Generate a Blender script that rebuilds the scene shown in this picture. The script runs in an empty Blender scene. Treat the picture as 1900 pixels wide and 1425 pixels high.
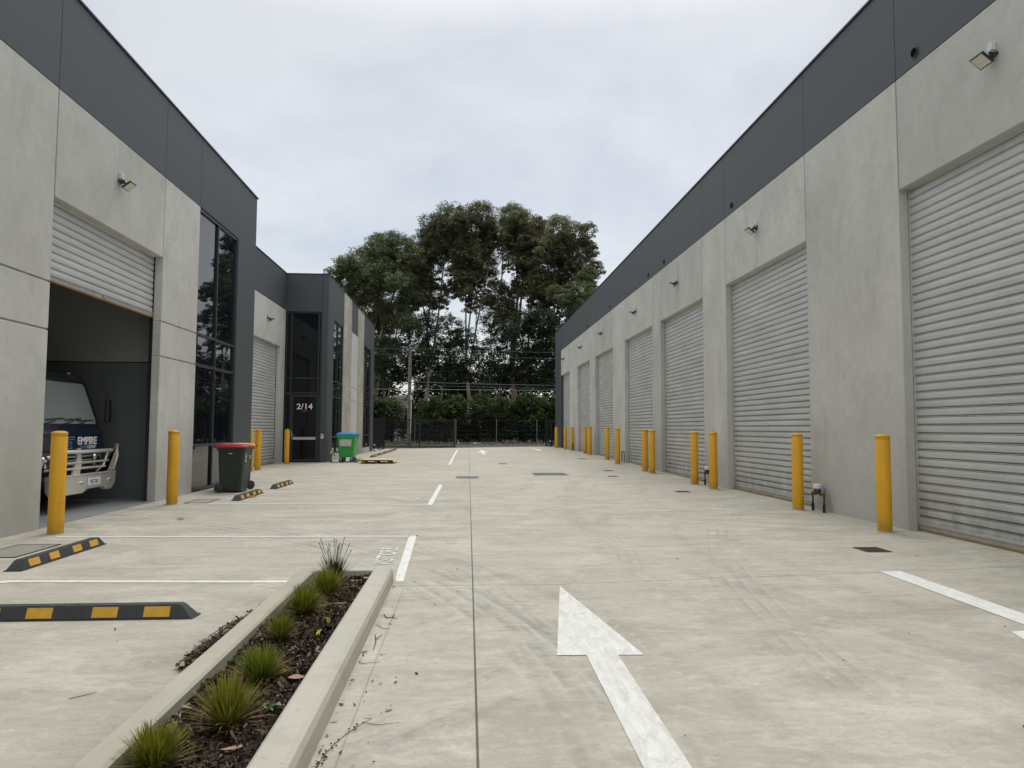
import bpy, bmesh, math, random
import numpy as np
from mathutils import Vector, Matrix, Euler

# ------------------------------------------------------------------ camera
SC = bpy.context.scene
COL = SC.collection
H = 1.42
cam_d = bpy.data.cameras.new("camera")
cam_d.sensor_width = 36.0
cam_d.sensor_fit = 'HORIZONTAL'
cam_d.lens = 1317.0 / 1900.0 * 36.0
cam_d.clip_start = 0.05
cam_d.clip_end = 2000
cam = bpy.data.objects.new("camera", cam_d)
COL.objects.link(cam)
cam.matrix_world = Matrix(((0.99777518, -0.00829771, -0.06615008, 0.0),
                           (-0.06654001, -0.06238126, -0.99583182, 0.0),
                           (0.0041366, 0.9980179, -0.06279461, H),
                           (0, 0, 0, 1)))
SC.camera = cam

# ------------------------------------------------------------------ world: overcast sky
SUN_EL, SUN_ROT = math.radians(60), math.radians(12)
world = bpy.data.worlds.new("World")
SC.world = world
world.use_nodes = True
wn, wl = world.node_tree.nodes, world.node_tree.links
wn.clear()
def WN(t, **k):
    n = wn.new(t)
    for a, b in k.items():
        setattr(n, a, b)
    return n
w_out = WN('ShaderNodeOutputWorld')
bg_sky = WN('ShaderNodeBackground')
bg_cloud = WN('ShaderNodeBackground')
add = WN('ShaderNodeAddShader')
sky = WN('ShaderNodeTexSky', sky_type='NISHITA', sun_disc=False, sun_elevation=SUN_EL, sun_rotation=SUN_ROT)
wl.new(sky.outputs[0], bg_sky.inputs[0])
bg_sky.inputs[1].default_value = 0.05
tc = WN('ShaderNodeTexCoord')
sep = WN('ShaderNodeSeparateXYZ')
wl.new(tc.outputs['Generated'], sep.inputs[0])
# cloud layer: project the direction on a flat ceiling so that clouds foreshorten to the horizon
mx = WN('ShaderNodeMath', operation='MAXIMUM'); mx.inputs[1].default_value = 0.0
wl.new(sep.outputs[2], mx.inputs[0])
ad = WN('ShaderNodeMath', operation='ADD'); ad.inputs[1].default_value = 0.22
wl.new(mx.outputs[0], ad.inputs[0])
dv = WN('ShaderNodeVectorMath', operation='SCALE')
inv = WN('ShaderNodeMath', operation='DIVIDE'); inv.inputs[0].default_value = 1.0
wl.new(ad.outputs[0], inv.inputs[1])
wl.new(tc.outputs['Generated'], dv.inputs[0]); wl.new(inv.outputs[0], dv.inputs['Scale'])
nz = WN('ShaderNodeTexNoise'); nz.inputs['Scale'].default_value = 1.5; nz.inputs['Detail'].default_value = 7
nz.inputs['Roughness'].default_value = 0.56; nz.inputs['Distortion'].default_value = 0.25
wl.new(dv.outputs[0], nz.inputs['Vector'])
rp = WN('ShaderNodeValToRGB')
rp.color_ramp.elements[0].position = 0.36; rp.color_ramp.elements[0].color = (0.61, 0.605, 0.595, 1)
rp.color_ramp.elements[1].position = 0.60; rp.color_ramp.elements[1].color = (0.81, 0.79, 0.735, 1)
e = rp.color_ramp.elements.new(0.5); e.color = (0.73, 0.715, 0.675, 1)
wl.new(nz.outputs['Fac'], rp.inputs[0])
# CIE-like overcast luminance: brighter towards the zenith
m1 = WN('ShaderNodeMapRange'); m1.inputs['From Min'].default_value = 0.5; m1.inputs['From Max'].default_value = 1.0
m1.inputs['To Min'].default_value = 0.93; m1.inputs['To Max'].default_value = 3.5
wl.new(mx.outputs[0], m1.inputs['Value'])
ms = WN('ShaderNodeVectorMath', operation='SCALE')
wl.new(rp.outputs[0], ms.inputs[0]); wl.new(m1.outputs[0], ms.inputs['Scale'])
wl.new(ms.outputs[0], bg_cloud.inputs[0])
bg_cloud.inputs[1].default_value = 0.78
wl.new(bg_sky.outputs[0], add.inputs[0]); wl.new(bg_cloud.outputs[0], add.inputs[1])
wl.new(add.outputs[0], w_out.inputs[0])

sun_d = bpy.data.lights.new("sun", 'SUN')
sun_d.energy = 1.1
sun_d.angle = math.radians(25)
sun_d.color = (1.0, 0.97, 0.92)
sun = bpy.data.objects.new("sun", sun_d)
COL.objects.link(sun)
# the veiled sun stands high beyond the trees, a little to the right
sdir = Vector((math.sin(SUN_ROT) * math.cos(SUN_EL), math.cos(SUN_ROT) * math.cos(SUN_EL), math.sin(SUN_EL)))
sun.rotation_euler = sdir.to_track_quat('Z', 'Y').to_euler()
sun.location = (0, 0, 40)

SC.view_settings.view_transform = 'Standard'
SC.view_settings.look = 'None'
SC.view_settings.exposure = 0.0
SC.view_settings.gamma = 1.0
SC.view_settings.use_curve_mapping = False

# ------------------------------------------------------------------ helpers
def S(t):
    t = min(max(t, 0.0), 1.0)
    return t * t * (3 - 2 * t)

def gz(x, y):
    """height of the concrete yard: falls to the middle, rises at the far right and at the near left"""
    z = .18 * S((y - 16) / 20) * min(max((x + 5.7) / 11.7, 0), 1)
    if x < -1.42:
        z += .115 * S((6.7 - y) / 2.9)
    return z

def tag(o, label=None, cat=None, group=None, kind=None):
    if label: o['label'] = label
    if cat: o['category'] = cat
    if group: o['group'] = group
    if kind: o['kind'] = kind
    return o

def thing(name, label, cat, loc=(0, 0, 0), rz=0.0, group=None):
    o = bpy.data.objects.new(name, None)
    o.empty_display_size = 0.2
    COL.objects.link(o)
    o.location = loc
    o.rotation_euler = (0, 0, rz)
    return tag(o, label, cat, group)

def copy_tree(o, parent=None):
    c = o.copy()
    COL.objects.link(c)
    c.parent = parent
    for ch in list(o.children):
        copy_tree(ch, c)
    return c

def link_mesh(name, me, mat, parent=None):
    o = bpy.data.objects.new(name, me)
    COL.objects.link(o)
    if mat is not None:
        me.materials.append(mat)
    if parent is not None:
        o.parent = parent
    return o

class MB:
    """collects shapes and links them as ONE mesh object"""
    def __init__(self):
        self.v, self.f, self.s = [], [], []
    def add(self, vs, fs, smooth=False):
        b = len(self.v)
        self.v += [tuple(p) for p in vs]
        for q in fs:
            self.f.append(tuple(i + b for i in q)); self.s.append(smooth)
        return self
    def box(self, x0, x1, y0, y1, z0, z1, bev=0.0, M=None):
        if x0 > x1: x0, x1 = x1, x0
        if y0 > y1: y0, y1 = y1, y0
        if z0 > z1: z0, z1 = z1, z0
        bm = bmesh.new()
        bmesh.ops.create_cube(bm, size=1.0)
        for v in bm.verts:
            v.co = Vector(((x0 + x1) / 2 + v.co.x * (x1 - x0), (y0 + y1) / 2 + v.co.y * (y1 - y0), (z0 + z1) / 2 + v.co.z * (z1 - z0)))
        if bev > 0:
            bmesh.ops.bevel(bm, geom=bm.edges[:], offset=bev, segments=1, affect='EDGES')
        if M is not None:
            bm.transform(M)
        self.addbm(bm)
        return self
    def addbm(self, bm, smooth=False):
        bm.verts.index_update()
        self.add([v.co.copy() for v in bm.verts], [[v.index for v in f.verts] for f in bm.faces], smooth)
        bm.free()
    def prism(self, pts, axis, a, b, M=None, smooth=False):
        """pts: 2-D outline; axis the extrusion axis 0/1/2; remaining axes in order"""
        n = len(pts); vs = []
        for d in (a, b):
            for p in pts:
                c = [0, 0, 0]; k = [i for i in range(3) if i != axis]
                c[k[0]], c[k[1]], c[axis] = p[0], p[1], d
                vs.append(Vector(c))
        fs = [list(range(n)), list(range(2 * n - 1, n - 1, -1))]
        for i in range(n):
            j = (i + 1) % n
            fs.append([i, i + n, j + n, j])
        if M is not None:
            vs = [M @ v for v in vs]
        bm = bmesh.new()
        bv = [bm.verts.new(v) for v in vs]
        for q in fs:
            try: bm.faces.new([bv[i] for i in q])
            except ValueError: pass
        bmesh.ops.recalc_face_normals(bm, faces=bm.faces[:])
        self.addbm(bm, smooth)
        return self
    def tube(self, pts, r, n=8, caps=True, smooth=True):
        pts = [Vector(p) for p in pts]
        rs = r if isinstance(r, (list, tuple)) else [r] * len(pts)
        vs, fs = [], []
        ref = None
        for i, p in enumerate(pts):
            if i == 0: t = pts[1] - p
            elif i == len(pts) - 1: t = p - pts[i - 1]
            else: t = pts[i + 1] - pts[i - 1]
            t.normalize()
            if ref is None:
                ref = t.orthogonal().normalized()
            u = (ref - t * ref.dot(t))
            if u.length < 1e-5: u = t.orthogonal()
            u.normalize(); ref = u
            w = t.cross(u)
            for k in range(n):
                a = 2 * math.pi * k / n
                vs.append(p + (u * math.cos(a) + w * math.sin(a)) * rs[i])
        for i in range(len(pts) - 1):
            for k in range(n):
                k2 = (k + 1) % n
                fs.append([i * n + k, i * n + k2, (i + 1) * n + k2, (i + 1) * n + k])
        self.add(vs, fs, smooth)
        if caps:
            m = len(pts) - 1
            self.add(vs[:n], [list(range(n - 1, -1, -1))])
            self.add(vs[m * n:], [list(range(n))])
        return self
    def lathe(self, prof, n=24, c=(0, 0, 0), M=None, smooth=True):
        """prof: (radius, z) list"""
        vs, fs = [], []
        for r, z in prof:
            for k in range(n):
                a = 2 * math.pi * k / n
                v = Vector((c[0] + r * math.cos(a), c[1] + r * math.sin(a), c[2] + z))
                vs.append(M @ v if M is not None else v)
        for i in range(len(prof) - 1):
            for k in range(n):
                k2 = (k + 1) % n
                fs.append([i * n + k, i * n + k2, (i + 1) * n + k2, (i + 1) * n + k])
        self.add(vs, fs, smooth)
        return self
    def sheet(self, quad, dz=0.004, ny=1):
        """a flat painted polygon laid on the yard, following its surface"""
        self.add([(p[0], p[1], gz(p[0], p[1]) + dz) for p in quad], [list(range(len(quad)))])
        return self
    def strip(self, p0, p1, w, dz=0.004, n=8):
        p0, p1 = Vector(p0), Vector(p1)
        d = (p1 - p0).normalized(); q = Vector((-d.y, d.x)) * (w / 2)
        vs, fs = [], []
        for i in range(n + 1):
            c = p0.lerp(p1, i / n)
            for s in (-1, 1):
                p = c + q * s
                vs.append((p.x, p.y, gz(p.x, p.y) + dz))
        for i in range(n):
            fs.append([2 * i, 2 * i + 1, 2 * i + 3, 2 * i + 2])
        self.add(vs, fs); return self
    def build(self, name, mat, parent=None, fixn=True):
        me = bpy.data.meshes.new(name)
        me.from_pydata([tuple(v) for v in self.v], [], self.f)
        me.polygons.foreach_set('use_smooth', self.s)
        if fixn:
            bm = bmesh.new(); bm.from_mesh(me)
            bmesh.ops.recalc_face_normals(bm, faces=bm.faces[:])
            bm.to_mesh(me); bm.free()
        me.update()
        return link_mesh(name, me, mat, parent)

def fast_mesh(name, verts, quads, mat, parent=None, cols=None):
    me = bpy.data.meshes.new(name)
    nv, nf = len(verts), len(quads)
    me.vertices.add(nv); me.vertices.foreach_set('co', np.asarray(verts, dtype=np.float32).ravel())
    me.loops.add(nf * 4); me.loops.foreach_set('vertex_index', np.asarray(quads, dtype=np.int32).ravel())
    me.polygons.add(nf); me.polygons.foreach_set('loop_start', np.arange(0, nf * 4, 4, dtype=np.int32))
    me.polygons.foreach_set('loop_total', np.full(nf, 4, dtype=np.int32))
    if cols is not None:
        a = me.color_attributes.new('Col', 'FLOAT_COLOR', 'POINT')
        c = np.ones((nv, 4), dtype=np.float32); c[:, :3] = cols
        a.data.foreach_set('color', c.ravel())
    me.update(calc_edges=True)
    return link_mesh(name, me, mat, parent)

def text_mesh(name, body, size, mat, parent, M, sx=1.0, extrude=0.001, bold=0.0, align='CENTER', label=None, fit=None):
    cu = bpy.data.curves.new(name, 'FONT')
    cu.body = body; cu.size = size; cu.extrude = extrude; cu.align_x = align; cu.align_y = 'CENTER'
    cu.offset = bold; cu.resolution_u = 4
    t = bpy.data.objects.new(name + '_tmp', cu)
    COL.objects.link(t)
    bpy.context.view_layer.update()
    me = bpy.data.meshes.new_from_object(t.evaluated_get(bpy.context.evaluated_depsgraph_get()))
    bpy.data.objects.remove(t); bpy.data.curves.remove(cu)
    me.name = name
    if fit:
        xs_ = [v.co.x for v in me.vertices]; ys_ = [v.co.y for v in me.vertices]
        ax_, bx_, ay_, by_ = min(xs_), max(xs_), min(ys_), max(ys_)
        me.transform(Matrix.Diagonal((fit[0] / (bx_ - ax_), fit[1] / (by_ - ay_), 1, 1)) @ Matrix.Translation((-(ax_ + bx_) / 2, -(ay_ + by_) / 2, 0)))
    me.transform(M @ Matrix.Diagonal((sx, 1, 1, 1)))
    me.materials.clear()
    return link_mesh(name, me, mat, parent)

# ------------------------------------------------------------------ materials
def new_mat(name):
    m = bpy.data.materials.new(name); m.use_nodes = True
    nt = m.node_tree
    return m, nt, nt.nodes['Principled BSDF']

class NT:
    def __init__(self, nt): self.nt = nt
    def n(self, t, ins=None, **k):
        x = self.nt.nodes.new(t)
        for a, b in k.items(): setattr(x, a, b)
        for a, b in (ins or {}).items():
            self.set(x, a, b)
        return x
    def set(self, node, sock, val):
        if isinstance(val, bpy.types.NodeSocket): self.nt.links.new(val, node.inputs[sock])
        elif isinstance(val, bpy.types.Node): self.nt.links.new(val.outputs[0], node.inputs[sock])
        else: node.inputs[sock].default_value = val
    def noise(self, vec, scale, detail=4, rough=0.55, dist=0.0):
        x = self.n('ShaderNodeTexNoise', {'Scale': scale, 'Detail': detail, 'Roughness': rough, 'Distortion': dist})
        if vec is not None: self.set(x, 'Vector', vec)
        return x.outputs['Fac']
    def rng(self, v, a, b, c=0.0, d=1.0, smooth=False):
        x = self.n('ShaderNodeMapRange', {'Value': v, 'From Min': a, 'From Max': b, 'To Min': c, 'To Max': d})
        if smooth: x.interpolation_type = 'SMOOTHSTEP'
        return x.outputs[0]
    def math(self, op, a, b=0.0, c=None):
        x = self.n('ShaderNodeMath', operation=op)
        self.set(x, 0, a); self.set(x, 1, b)
        if c is not None: self.set(x, 2, c)
        return x.outputs[0]
    def mix(self, f, a, b, mode='MIX'):
        x = self.n('ShaderNodeMix', data_type='RGBA', blend_type=mode)
        self.set(x, 0, f); self.set(x, 6, a); self.set(x, 7, b)
        return x.outputs[2]
    def mapv(self, vec, scale=(1, 1, 1), loc=(0, 0, 0)):
        x = self.n('ShaderNodeMapping'); self.set(x, 'Vector', vec)
        x.inputs['Scale'].default_value = scale; x.inputs['Location'].default_value = loc
        return x.outputs[0]
    def bump(self, h, strength=0.3, dist=0.01, normal=None):
        x = self.n('ShaderNodeBump', {'Height': h, 'Strength': strength, 'Distance': dist})
        if normal is not None: self.set(x, 'Normal', normal)
        return x.outputs[0]

def rgb(r, g, b): return (r, g, b, 1.0)

def plain(name, col, rough=0.5, metal=0.0, var=0.12, scale=6.0, bump=0.0, coat=0.0, spec=0.5):
    """a paint, plastic or metal with slight real wear: low-contrast mottling in colour and gloss"""
    m, nt, p = new_mat(name); N = NT(nt)
    tcx = N.n('ShaderNodeTexCoord').outputs['Object']
    f = N.noise(tcx, scale, 6, 0.6)
    a = tuple(c * (1 - var) for c in col); b = tuple(min(c * (1 + var), 1) for c in col)
    N.set(p, 'Base Color', N.mix(N.rng(f, 0.3, 0.7), rgb(*a), rgb(*b)))
    f2 = N.noise(tcx, scale * 5, 4)
    N.set(p, 'Roughness', N.rng(f2, 0.3, 0.7, max(rough - min(var, .08), 0.02), min(rough + min(var, .08), 1)))
    p.inputs['Metallic'].default_value = metal
    p.inputs['Coat Weight'].default_value = coat
    p.inputs['Specular IOR Level'].default_value = spec
    if bump > 0:
        N.set(p, 'Normal', N.bump(N.noise(tcx, scale * 12, 3), bump, 0.004))
    return m

def concrete_wall(name, light, dark, seed=0.0, boards=False):
    m, nt, p = new_mat(name); N = NT(nt)
    tcx = N.n('ShaderNodeTexCoord').outputs['Object']
    oi = N.n('ShaderNodeObjectInfo').outputs['Random']
    off = N.n('ShaderNodeCombineXYZ'); N.set(off, 0, N.math('MULTIPLY', oi, 37.0)); N.set(off, 1, N.math('MULTIPLY', oi, 91.0)); off.inputs[2].default_value = seed
    vv = N.n('ShaderNodeVectorMath', operation='ADD'); N.set(vv, 0, tcx); N.set(vv, 1, off.outputs[0])
    v = vv.outputs[0]
    big = N.noise(N.mapv(v, (1, 1, .8)), 0.75, 8, 0.62, 0.15)
    col = N.mix(N.rng(big, 0.36, 0.64), rgb(*dark), rgb(*light))
    col = N.mix(N.rng(N.math('FRACT', N.math('MULTIPLY', oi, 7.31)), 0, 1, 0.0, 0.30), col, rgb(dark[0] * .6, dark[1] * .61, dark[2] * .60))
    # water runs and formwork streaks, drawn out vertically
    st = N.noise(N.mapv(v, (2.0, 2.0, 0.35)), 1.5, 6, 0.6, 0.2)
    col = N.mix(N.rng(st, 0.56, 0.8, 0, 0.30), col, rgb(dark[0] * .72, dark[1] * .72, dark[2] * .69))
    col = N.mix(N.rng(st, 0.2, 0.40, 0.30, 0), col, rgb(min(light[0] * 1.12, 1), min(light[1] * 1.12, 1), min(light[2] * 1.13, 1)))
    # scattered darker blotches
    bl = N.noise(N.mapv(v, (1, 1, .6), (5, 3, 1)), 2.0, 6, 0.62, 0.3)
    col = N.mix(N.rng(bl, 0.56, 0.74, 0, 0.55), col, rgb(dark[0] * .7, dark[1] * .71, dark[2] * .7))
    # small hard-edged scuffs
    vo = N.n('ShaderNodeTexVoronoi', {'Vector': N.mapv(v, (1, 1, .45)), 'Scale': 1.3, 'Randomness': 1.0})
    d = N.math('ADD', vo.outputs['Distance'], N.math('MULTIPLY', N.noise(v, 18, 3), 0.09))
    col = N.mix(N.rng(d, 0.085, 0.105, 0.35, 0), col, rgb(dark[0] * .55, dark[1] * .55, dark[2] * .55))
    # contact shade at the wall foot, painted into the colour with an uneven edge
    sz = N.n('ShaderNodeSeparateXYZ', {'Vector': tcx}).outputs[2]
    foot_shade = N.rng(N.math('ADD', sz, N.math('MULTIPLY', N.noise(v, 1.1, 4), -1.6)), -0.7, 1.3, 0.33, 0.0, True)
    col = N.mix(foot_shade, col, rgb(dark[0] * .6, dark[1] * .6, dark[2] * .61))
    # air-void pinholes and cast-in lifting marks
    ph = N.n('ShaderNodeTexVoronoi', {'Vector': v, 'Scale': 11.0, 'Randomness': 1.0})
    col = N.mix(N.rng(ph.outputs['Distance'], 0.06, 0.10, 0.55, 0), col, rgb(dark[0] * .45, dark[1] * .45, dark[2] * .45))
    md = N.noise(v, 7, 8, 0.7)
    col = N.mix(N.rng(md, 0.46, 0.66, 0, 0.28), col, rgb(dark[0] * .72, dark[1] * .72, dark[2] * .71))
    fine = N.noise(v, 55, 5, 0.7)
    col = N.mix(N.rng(fine, 0.35, 0.7, 0.0, 0.16), col, rgb(dark[0] * .6, dark[1] * .6, dark[2] * .6))
    h = N.math('ADD', N.math('MULTIPLY', fine, 0.4), N.math('MULTIPLY', N.noise(v, 9, 5), 0.8))
    if boards:
        br = N.n('ShaderNodeTexBrick', {'Scale': 1.0, 'Mortar Size': 0.006, 'Brick Width': 0.9, 'Row Height': 0.12, 'Mortar Smooth': 0.4, 'Bias': -0.2})
        sv = N.n('ShaderNodeSeparateXYZ', {'Vector': tcx}); cv = N.n('ShaderNodeCombineXYZ', {'X': sv.outputs[1], 'Y': sv.outputs[2]})
        N.set(br, 'Vector', cv.outputs[0])
        N.set(br, 'Color1', rgb(.95, .95, .95)); N.set(br, 'Color2', rgb(.70, .69, .66)); N.set(br, 'Mortar', rgb(.5, .5, .48))
        col = N.mix(0.75, col, br.outputs['Color'], 'MULTIPLY')
        gr = N.noise(N.mapv(v, (1, 1.2, 22)), 2, 5, 0.6)
        col = N.mix(N.rng(gr, 0.45, 0.75, 0, 0.45), col, rgb(dark[0] * .6, dark[1] * .59, dark[2] * .54))
    N.set(p, 'Base Color', col)
    N.set(p, 'Roughness', N.rng(big, 0.3, 0.7, 0.72, 0.9))
    p.inputs['Specular IOR Level'].default_value = 0.3
    N.set(p, 'Normal', N.bump(h, 0.35, 0.006))
    return m

def yard_concrete():
    m, nt, p = new_mat("yard_concrete"); N = NT(nt)
    v = N.n('ShaderNodeTexCoord').outputs['Object']
    sx = N.n('ShaderNodeSeparateXYZ', {'Vector': v}); X, Y = sx.outputs[0], sx.outputs[1]
    flat = N.n('ShaderNodeCombineXYZ', {'X': X, 'Y': Y}).outputs[0]
    big = N.noise(flat, 0.32, 8, 0.6, 0.5)
    col = N.mix(N.rng(big, 0.33, 0.67), rgb(.41, .385, .318), rgb(.545, .515, .43))
    mid = N.noise(N.mapv(flat, (0.55, 1.5, 1)), 1.5, 8, 0.65, 0.8)
    col = N.mix(N.rng(mid, 0.44, 0.64, 0, 0.85), col, rgb(.34, .316, .255))
    col = N.mix(N.rng(mid, 0.22, 0.42, 0.45, 0), col, rgb(.64, .60, .50))
    # trowel and power-float sweeps
    sw = N.noise(N.mapv(flat, (0.7, 5.5, 1)), 2.3, 6, 0.6, 1.6)
    col = N.mix(N.rng(sw, 0.48, 0.68, 0, 0.5), col, rgb(.36, .335, .27))
    # wandering tyre tracks (arcs of large circles)
    tread = N.noise(N.mapv(flat, (1, 1, 1)), 9.0, 5, 0.7)
    total = None
    arcs = [(-9.0, 2.0, 10.6, .10, .55), (-8.8, 2.1, 12.1, .09, .45), (13.0, 7.5, 11.4, .12, .5), (12.6, 7.6, 9.9, .10, .4),
            (-4.5, 19.0, 6.3, .10, .5), (-4.4, 19.1, 7.8, .09, .42), (9.5, 18.0, 8.0, .11, .45), (9.6, 18.2, 9.6, .09, .4),
            (-22.0, 4.0, 23.1, .15, .4), (40.0, 9.0, 38.3, .16, .4), (40.0, 9.0, 36.6, .15, .35), (-2.0, 29.0, 5.6, .12, .4),
            (6.0, -4.0, 8.4, .08, .6), (6.2, -4.1, 9.9, .07, .5), (-3.0, 12.4, 3.1, .07, .5)]
    for cx, cy, R, w, s in arcs:
        dd = N.n('ShaderNodeVectorMath', operation='DISTANCE'); N.set(dd, 0, flat); dd.inputs[1].default_value = (cx, cy, 0)
        a = N.math('ABSOLUTE', N.math('SUBTRACT', dd.outputs['Value'], R))
        a = N.rng(a, w * 0.3, w * 1.3, s, 0.0, True)
        total = a if total is None else N.math('MAXIMUM', total, a)
    patch = N.rng(N.noise(flat, 0.5, 4), 0.36, 0.58, 0.0, 1.0)
    tm = N.math('MULTIPLY', N.math('MULTIPLY', total, patch), N.rng(tread, 0.3, 0.65, 0.1, 1.0))
    col = N.mix(tm, col, rgb(.20, .195, .18))
    # bundles of fine parallel rubber lines
    for (cx, cy, R, w, s, fr) in ((19.0, 14.6, 16.6, .30, .42, 55.0), (-6.0, 9.0, 7.9, .26, .5, 60.0), (-14.0, 3.0, 14.6, .35, .45, 48.0), (24.0, 2.0, 21.9, .35, .42, 50.0), (2.5, 16.0, 4.6, .22, .45, 60.0), (-9.0, 2.5, 9.7, .45, .75, 36.0)):
        dd = N.n('ShaderNodeVectorMath', operation='DISTANCE'); N.set(dd, 0, flat); dd.inputs[1].default_value = (cx, cy, 0)
        dr_ = N.math('SUBTRACT', dd.outputs['Value'], R)
        env = N.rng(N.math('ABSOLUTE', dr_), w * .35, w, s, 0.0, True)
        ln = N.rng(N.math('SINE', N.math('MULTIPLY', N.math('ADD', dr_, N.math('MULTIPLY', N.noise(flat, 1.3, 2), .06)), fr)), -.2, 1.0, .25, 1.0)
        br_ = N.rng(N.noise(flat, 1.1, 5, 0.65), 0.42, 0.62, 0.0, 1.0)
        col = N.mix(N.math('MULTIPLY', N.math('MULTIPLY', env, ln), br_), col, rgb(.21, .205, .19))
        l2 = N.rng(N.math('SINE', N.math('ADD', N.math('MULTIPLY', dr_, fr), 3.0)), .6, 1.0, 0.0, .5)
        col = N.mix(N.math('MULTIPLY', N.math('MULTIPLY', env, l2), br_), col, rgb(.66, .635, .55))
    # scattered rubber and oil blots
    bl = N.noise(N.mapv(flat, (1, .7, 1), (7, 2, 0)), 1.7, 6, 0.7, 0.9)
    col = N.mix(N.rng(bl, 0.66, 0.8, 0, 0.5), col, rgb(.22, .215, .20))
    # laitance: pale chalky patches
    pl = N.noise(N.mapv(flat, (1, 1, 1), (31, 12, 0)), 1.15, 9, 0.72, 1.4)
    col = N.mix(N.rng(pl, 0.52, 0.66, 0, 0.42), col, rgb(.68, .645, .54))
    # grain
    fn = N.noise(flat, 60, 6, 0.8)
    col = N.mix(N.rng(fn, 0.35, 0.68, 0, 0.42), col, rgb(.27, .262, .235))
    ft = N.noise(N.mapv(flat, (.75, 1.05, 1)), 15, 8, 0.75, 0.4)
    col = N.mix(N.rng(ft, 0.47, 0.64, 0, 0.38), col, rgb(.27, .262, .24))
    lt = N.noise(N.mapv(flat, (.75, 1.05, 1), (9, 4, 0)), 11, 8, 0.75, 0.5)
    col = N.mix(N.rng(lt, 0.52, 0.68, 0, 0.32), col, rgb(.66, .635, .54))
    # short dark scratches and grit
    scv = N.n('ShaderNodeTexVoronoi', {'Vector': N.mapv(flat, (.8, 2.6, 1)), 'Scale': 2.4, 'Randomness': 1.0}, feature='F1')
    scd = N.math('ADD', scv.outputs['Distance'], N.math('MULTIPLY', N.noise(flat, 30, 3), .06))
    col = N.mix(N.rng(scd, .060, .080, 0.5, 0.0), col, rgb(.20, .19, .17))
    # saw-cut joints
    jl = N.math('ABSOLUTE', N.math('SUBTRACT', X, N.math('ADD', N.math('MULTIPLY', Y, 0.0052), 0.052)))
    j1 = N.rng(jl, 0.004, 0.008, 0.85, 0.0)
    bend = N.math('MULTIPLY', N.math('MAXIMUM', N.math('SUBTRACT', X, 0.9), 0.0), 0.125)
    jt = N.math('ABSOLUTE', N.math('SUBTRACT', Y, N.math('ADD', bend, 6.55)))
    j2 = N.rng(jt, 0.004, 0.009, 0.6, 0.0)
    j2 = N.math('MULTIPLY', j2, N.math('GREATER_THAN', X, -0.64))
    jk = N.math('ABSOLUTE', N.math('SUBTRACT', X, -0.53))
    j3 = N.math('MULTIPLY', N.rng(jk, 0.003, 0.007, 0.3, 0.0), N.math('LESS_THAN', Y, 6.4))
    jw = N.rng(N.math('ABSOLUTE', N.math('SUBTRACT', X, 6.12)), 0.004, 0.01, 0.4, 0)
    jy = N.rng(N.math('ABSOLUTE', N.math('SUBTRACT', N.math('MODULO', N.math('ADD', Y, 100.0), 7.4), 2.6)), 0.004, 0.012, 0.0, 0.0)
    j = N.math('MAXIMUM', N.math('MAXIMUM', j1, j2), N.math('MAXIMUM', j3, jw))
    col = N.mix(j, col, rgb(.06, .058, .05))
    # contrast of the whole slab is low: pull gently to the mean
    N.set(p, 'Base Color', col)
    N.set(p, 'Roughness', N.rng(big, 0.3, 0.7, 0.68, 0.88))
    p.inputs['Specular IOR Level'].default_value = 0.35
    hh = N.math('SUBTRACT', N.math('ADD', N.math('MULTIPLY', fn, 0.5), N.math('MULTIPLY', ft, 0.7)), N.math('MULTIPLY', j, 3.0))
    N.set(p, 'Normal', N.bump(hh, 0.35, 0.004))
    return m

def vcol_mat(name, rough=0.6, trans=0.0, spec=0.3, mul=1.0):
    m, nt, p = new_mat(name); N = NT(nt)
    c = N.n('ShaderNodeVertexColor', layer_name='Col').outputs['Color']
    oi = N.n('ShaderNodeObjectInfo').outputs['Random']
    c2 = N.mix(N.rng(oi, 0, 1, 0.0, 0.25), c, rgb(.9, .85, .7), 'MULTIPLY')
    N.set(p, 'Base Color', c2)
    p.inputs['Roughness'].default_value = rough
    p.inputs['Specular IOR Level'].default_value = spec
    if trans > 0:
        tr = N.n('ShaderNodeBsdfTranslucent'); N.set(tr, 'Color', c2)
        mx_ = N.n('ShaderNodeMixShader'); mx_.inputs[0].default_value = trans
        out = nt.nodes['Material Output']
        nt.links.new(p.outputs[0], mx_.inputs[1]); nt.links.new(tr.outputs[0], mx_.inputs[2])
        nt.links.new(mx_.outputs[0], out.inputs[0])
    return m

def paint_mat(name, col, worn, wear=0.5):
    m, nt, p = new_mat(name); N = NT(nt)
    v = N.n('ShaderNodeTexCoord').outputs['Object']
    a = N.noise(N.mapv(v, (3, 1, 1)), 5, 8, 0.7, 0.8)
    b = N.noise(v, 45, 5, 0.8)
    k = N.math('ADD', N.math('MULTIPLY', a, 0.65), N.math('MULTIPLY', b, 0.35))
    N.set(p, 'Base Color', N.mix(N.rng(k, 0.40, 0.62, 0.0, wear), rgb(*col), rgb(*worn)))
    p.inputs['Roughness'].default_value = 0.7
    N.set(p, 'Normal', N.bump(b, 0.3, 0.003))
    return m

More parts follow.
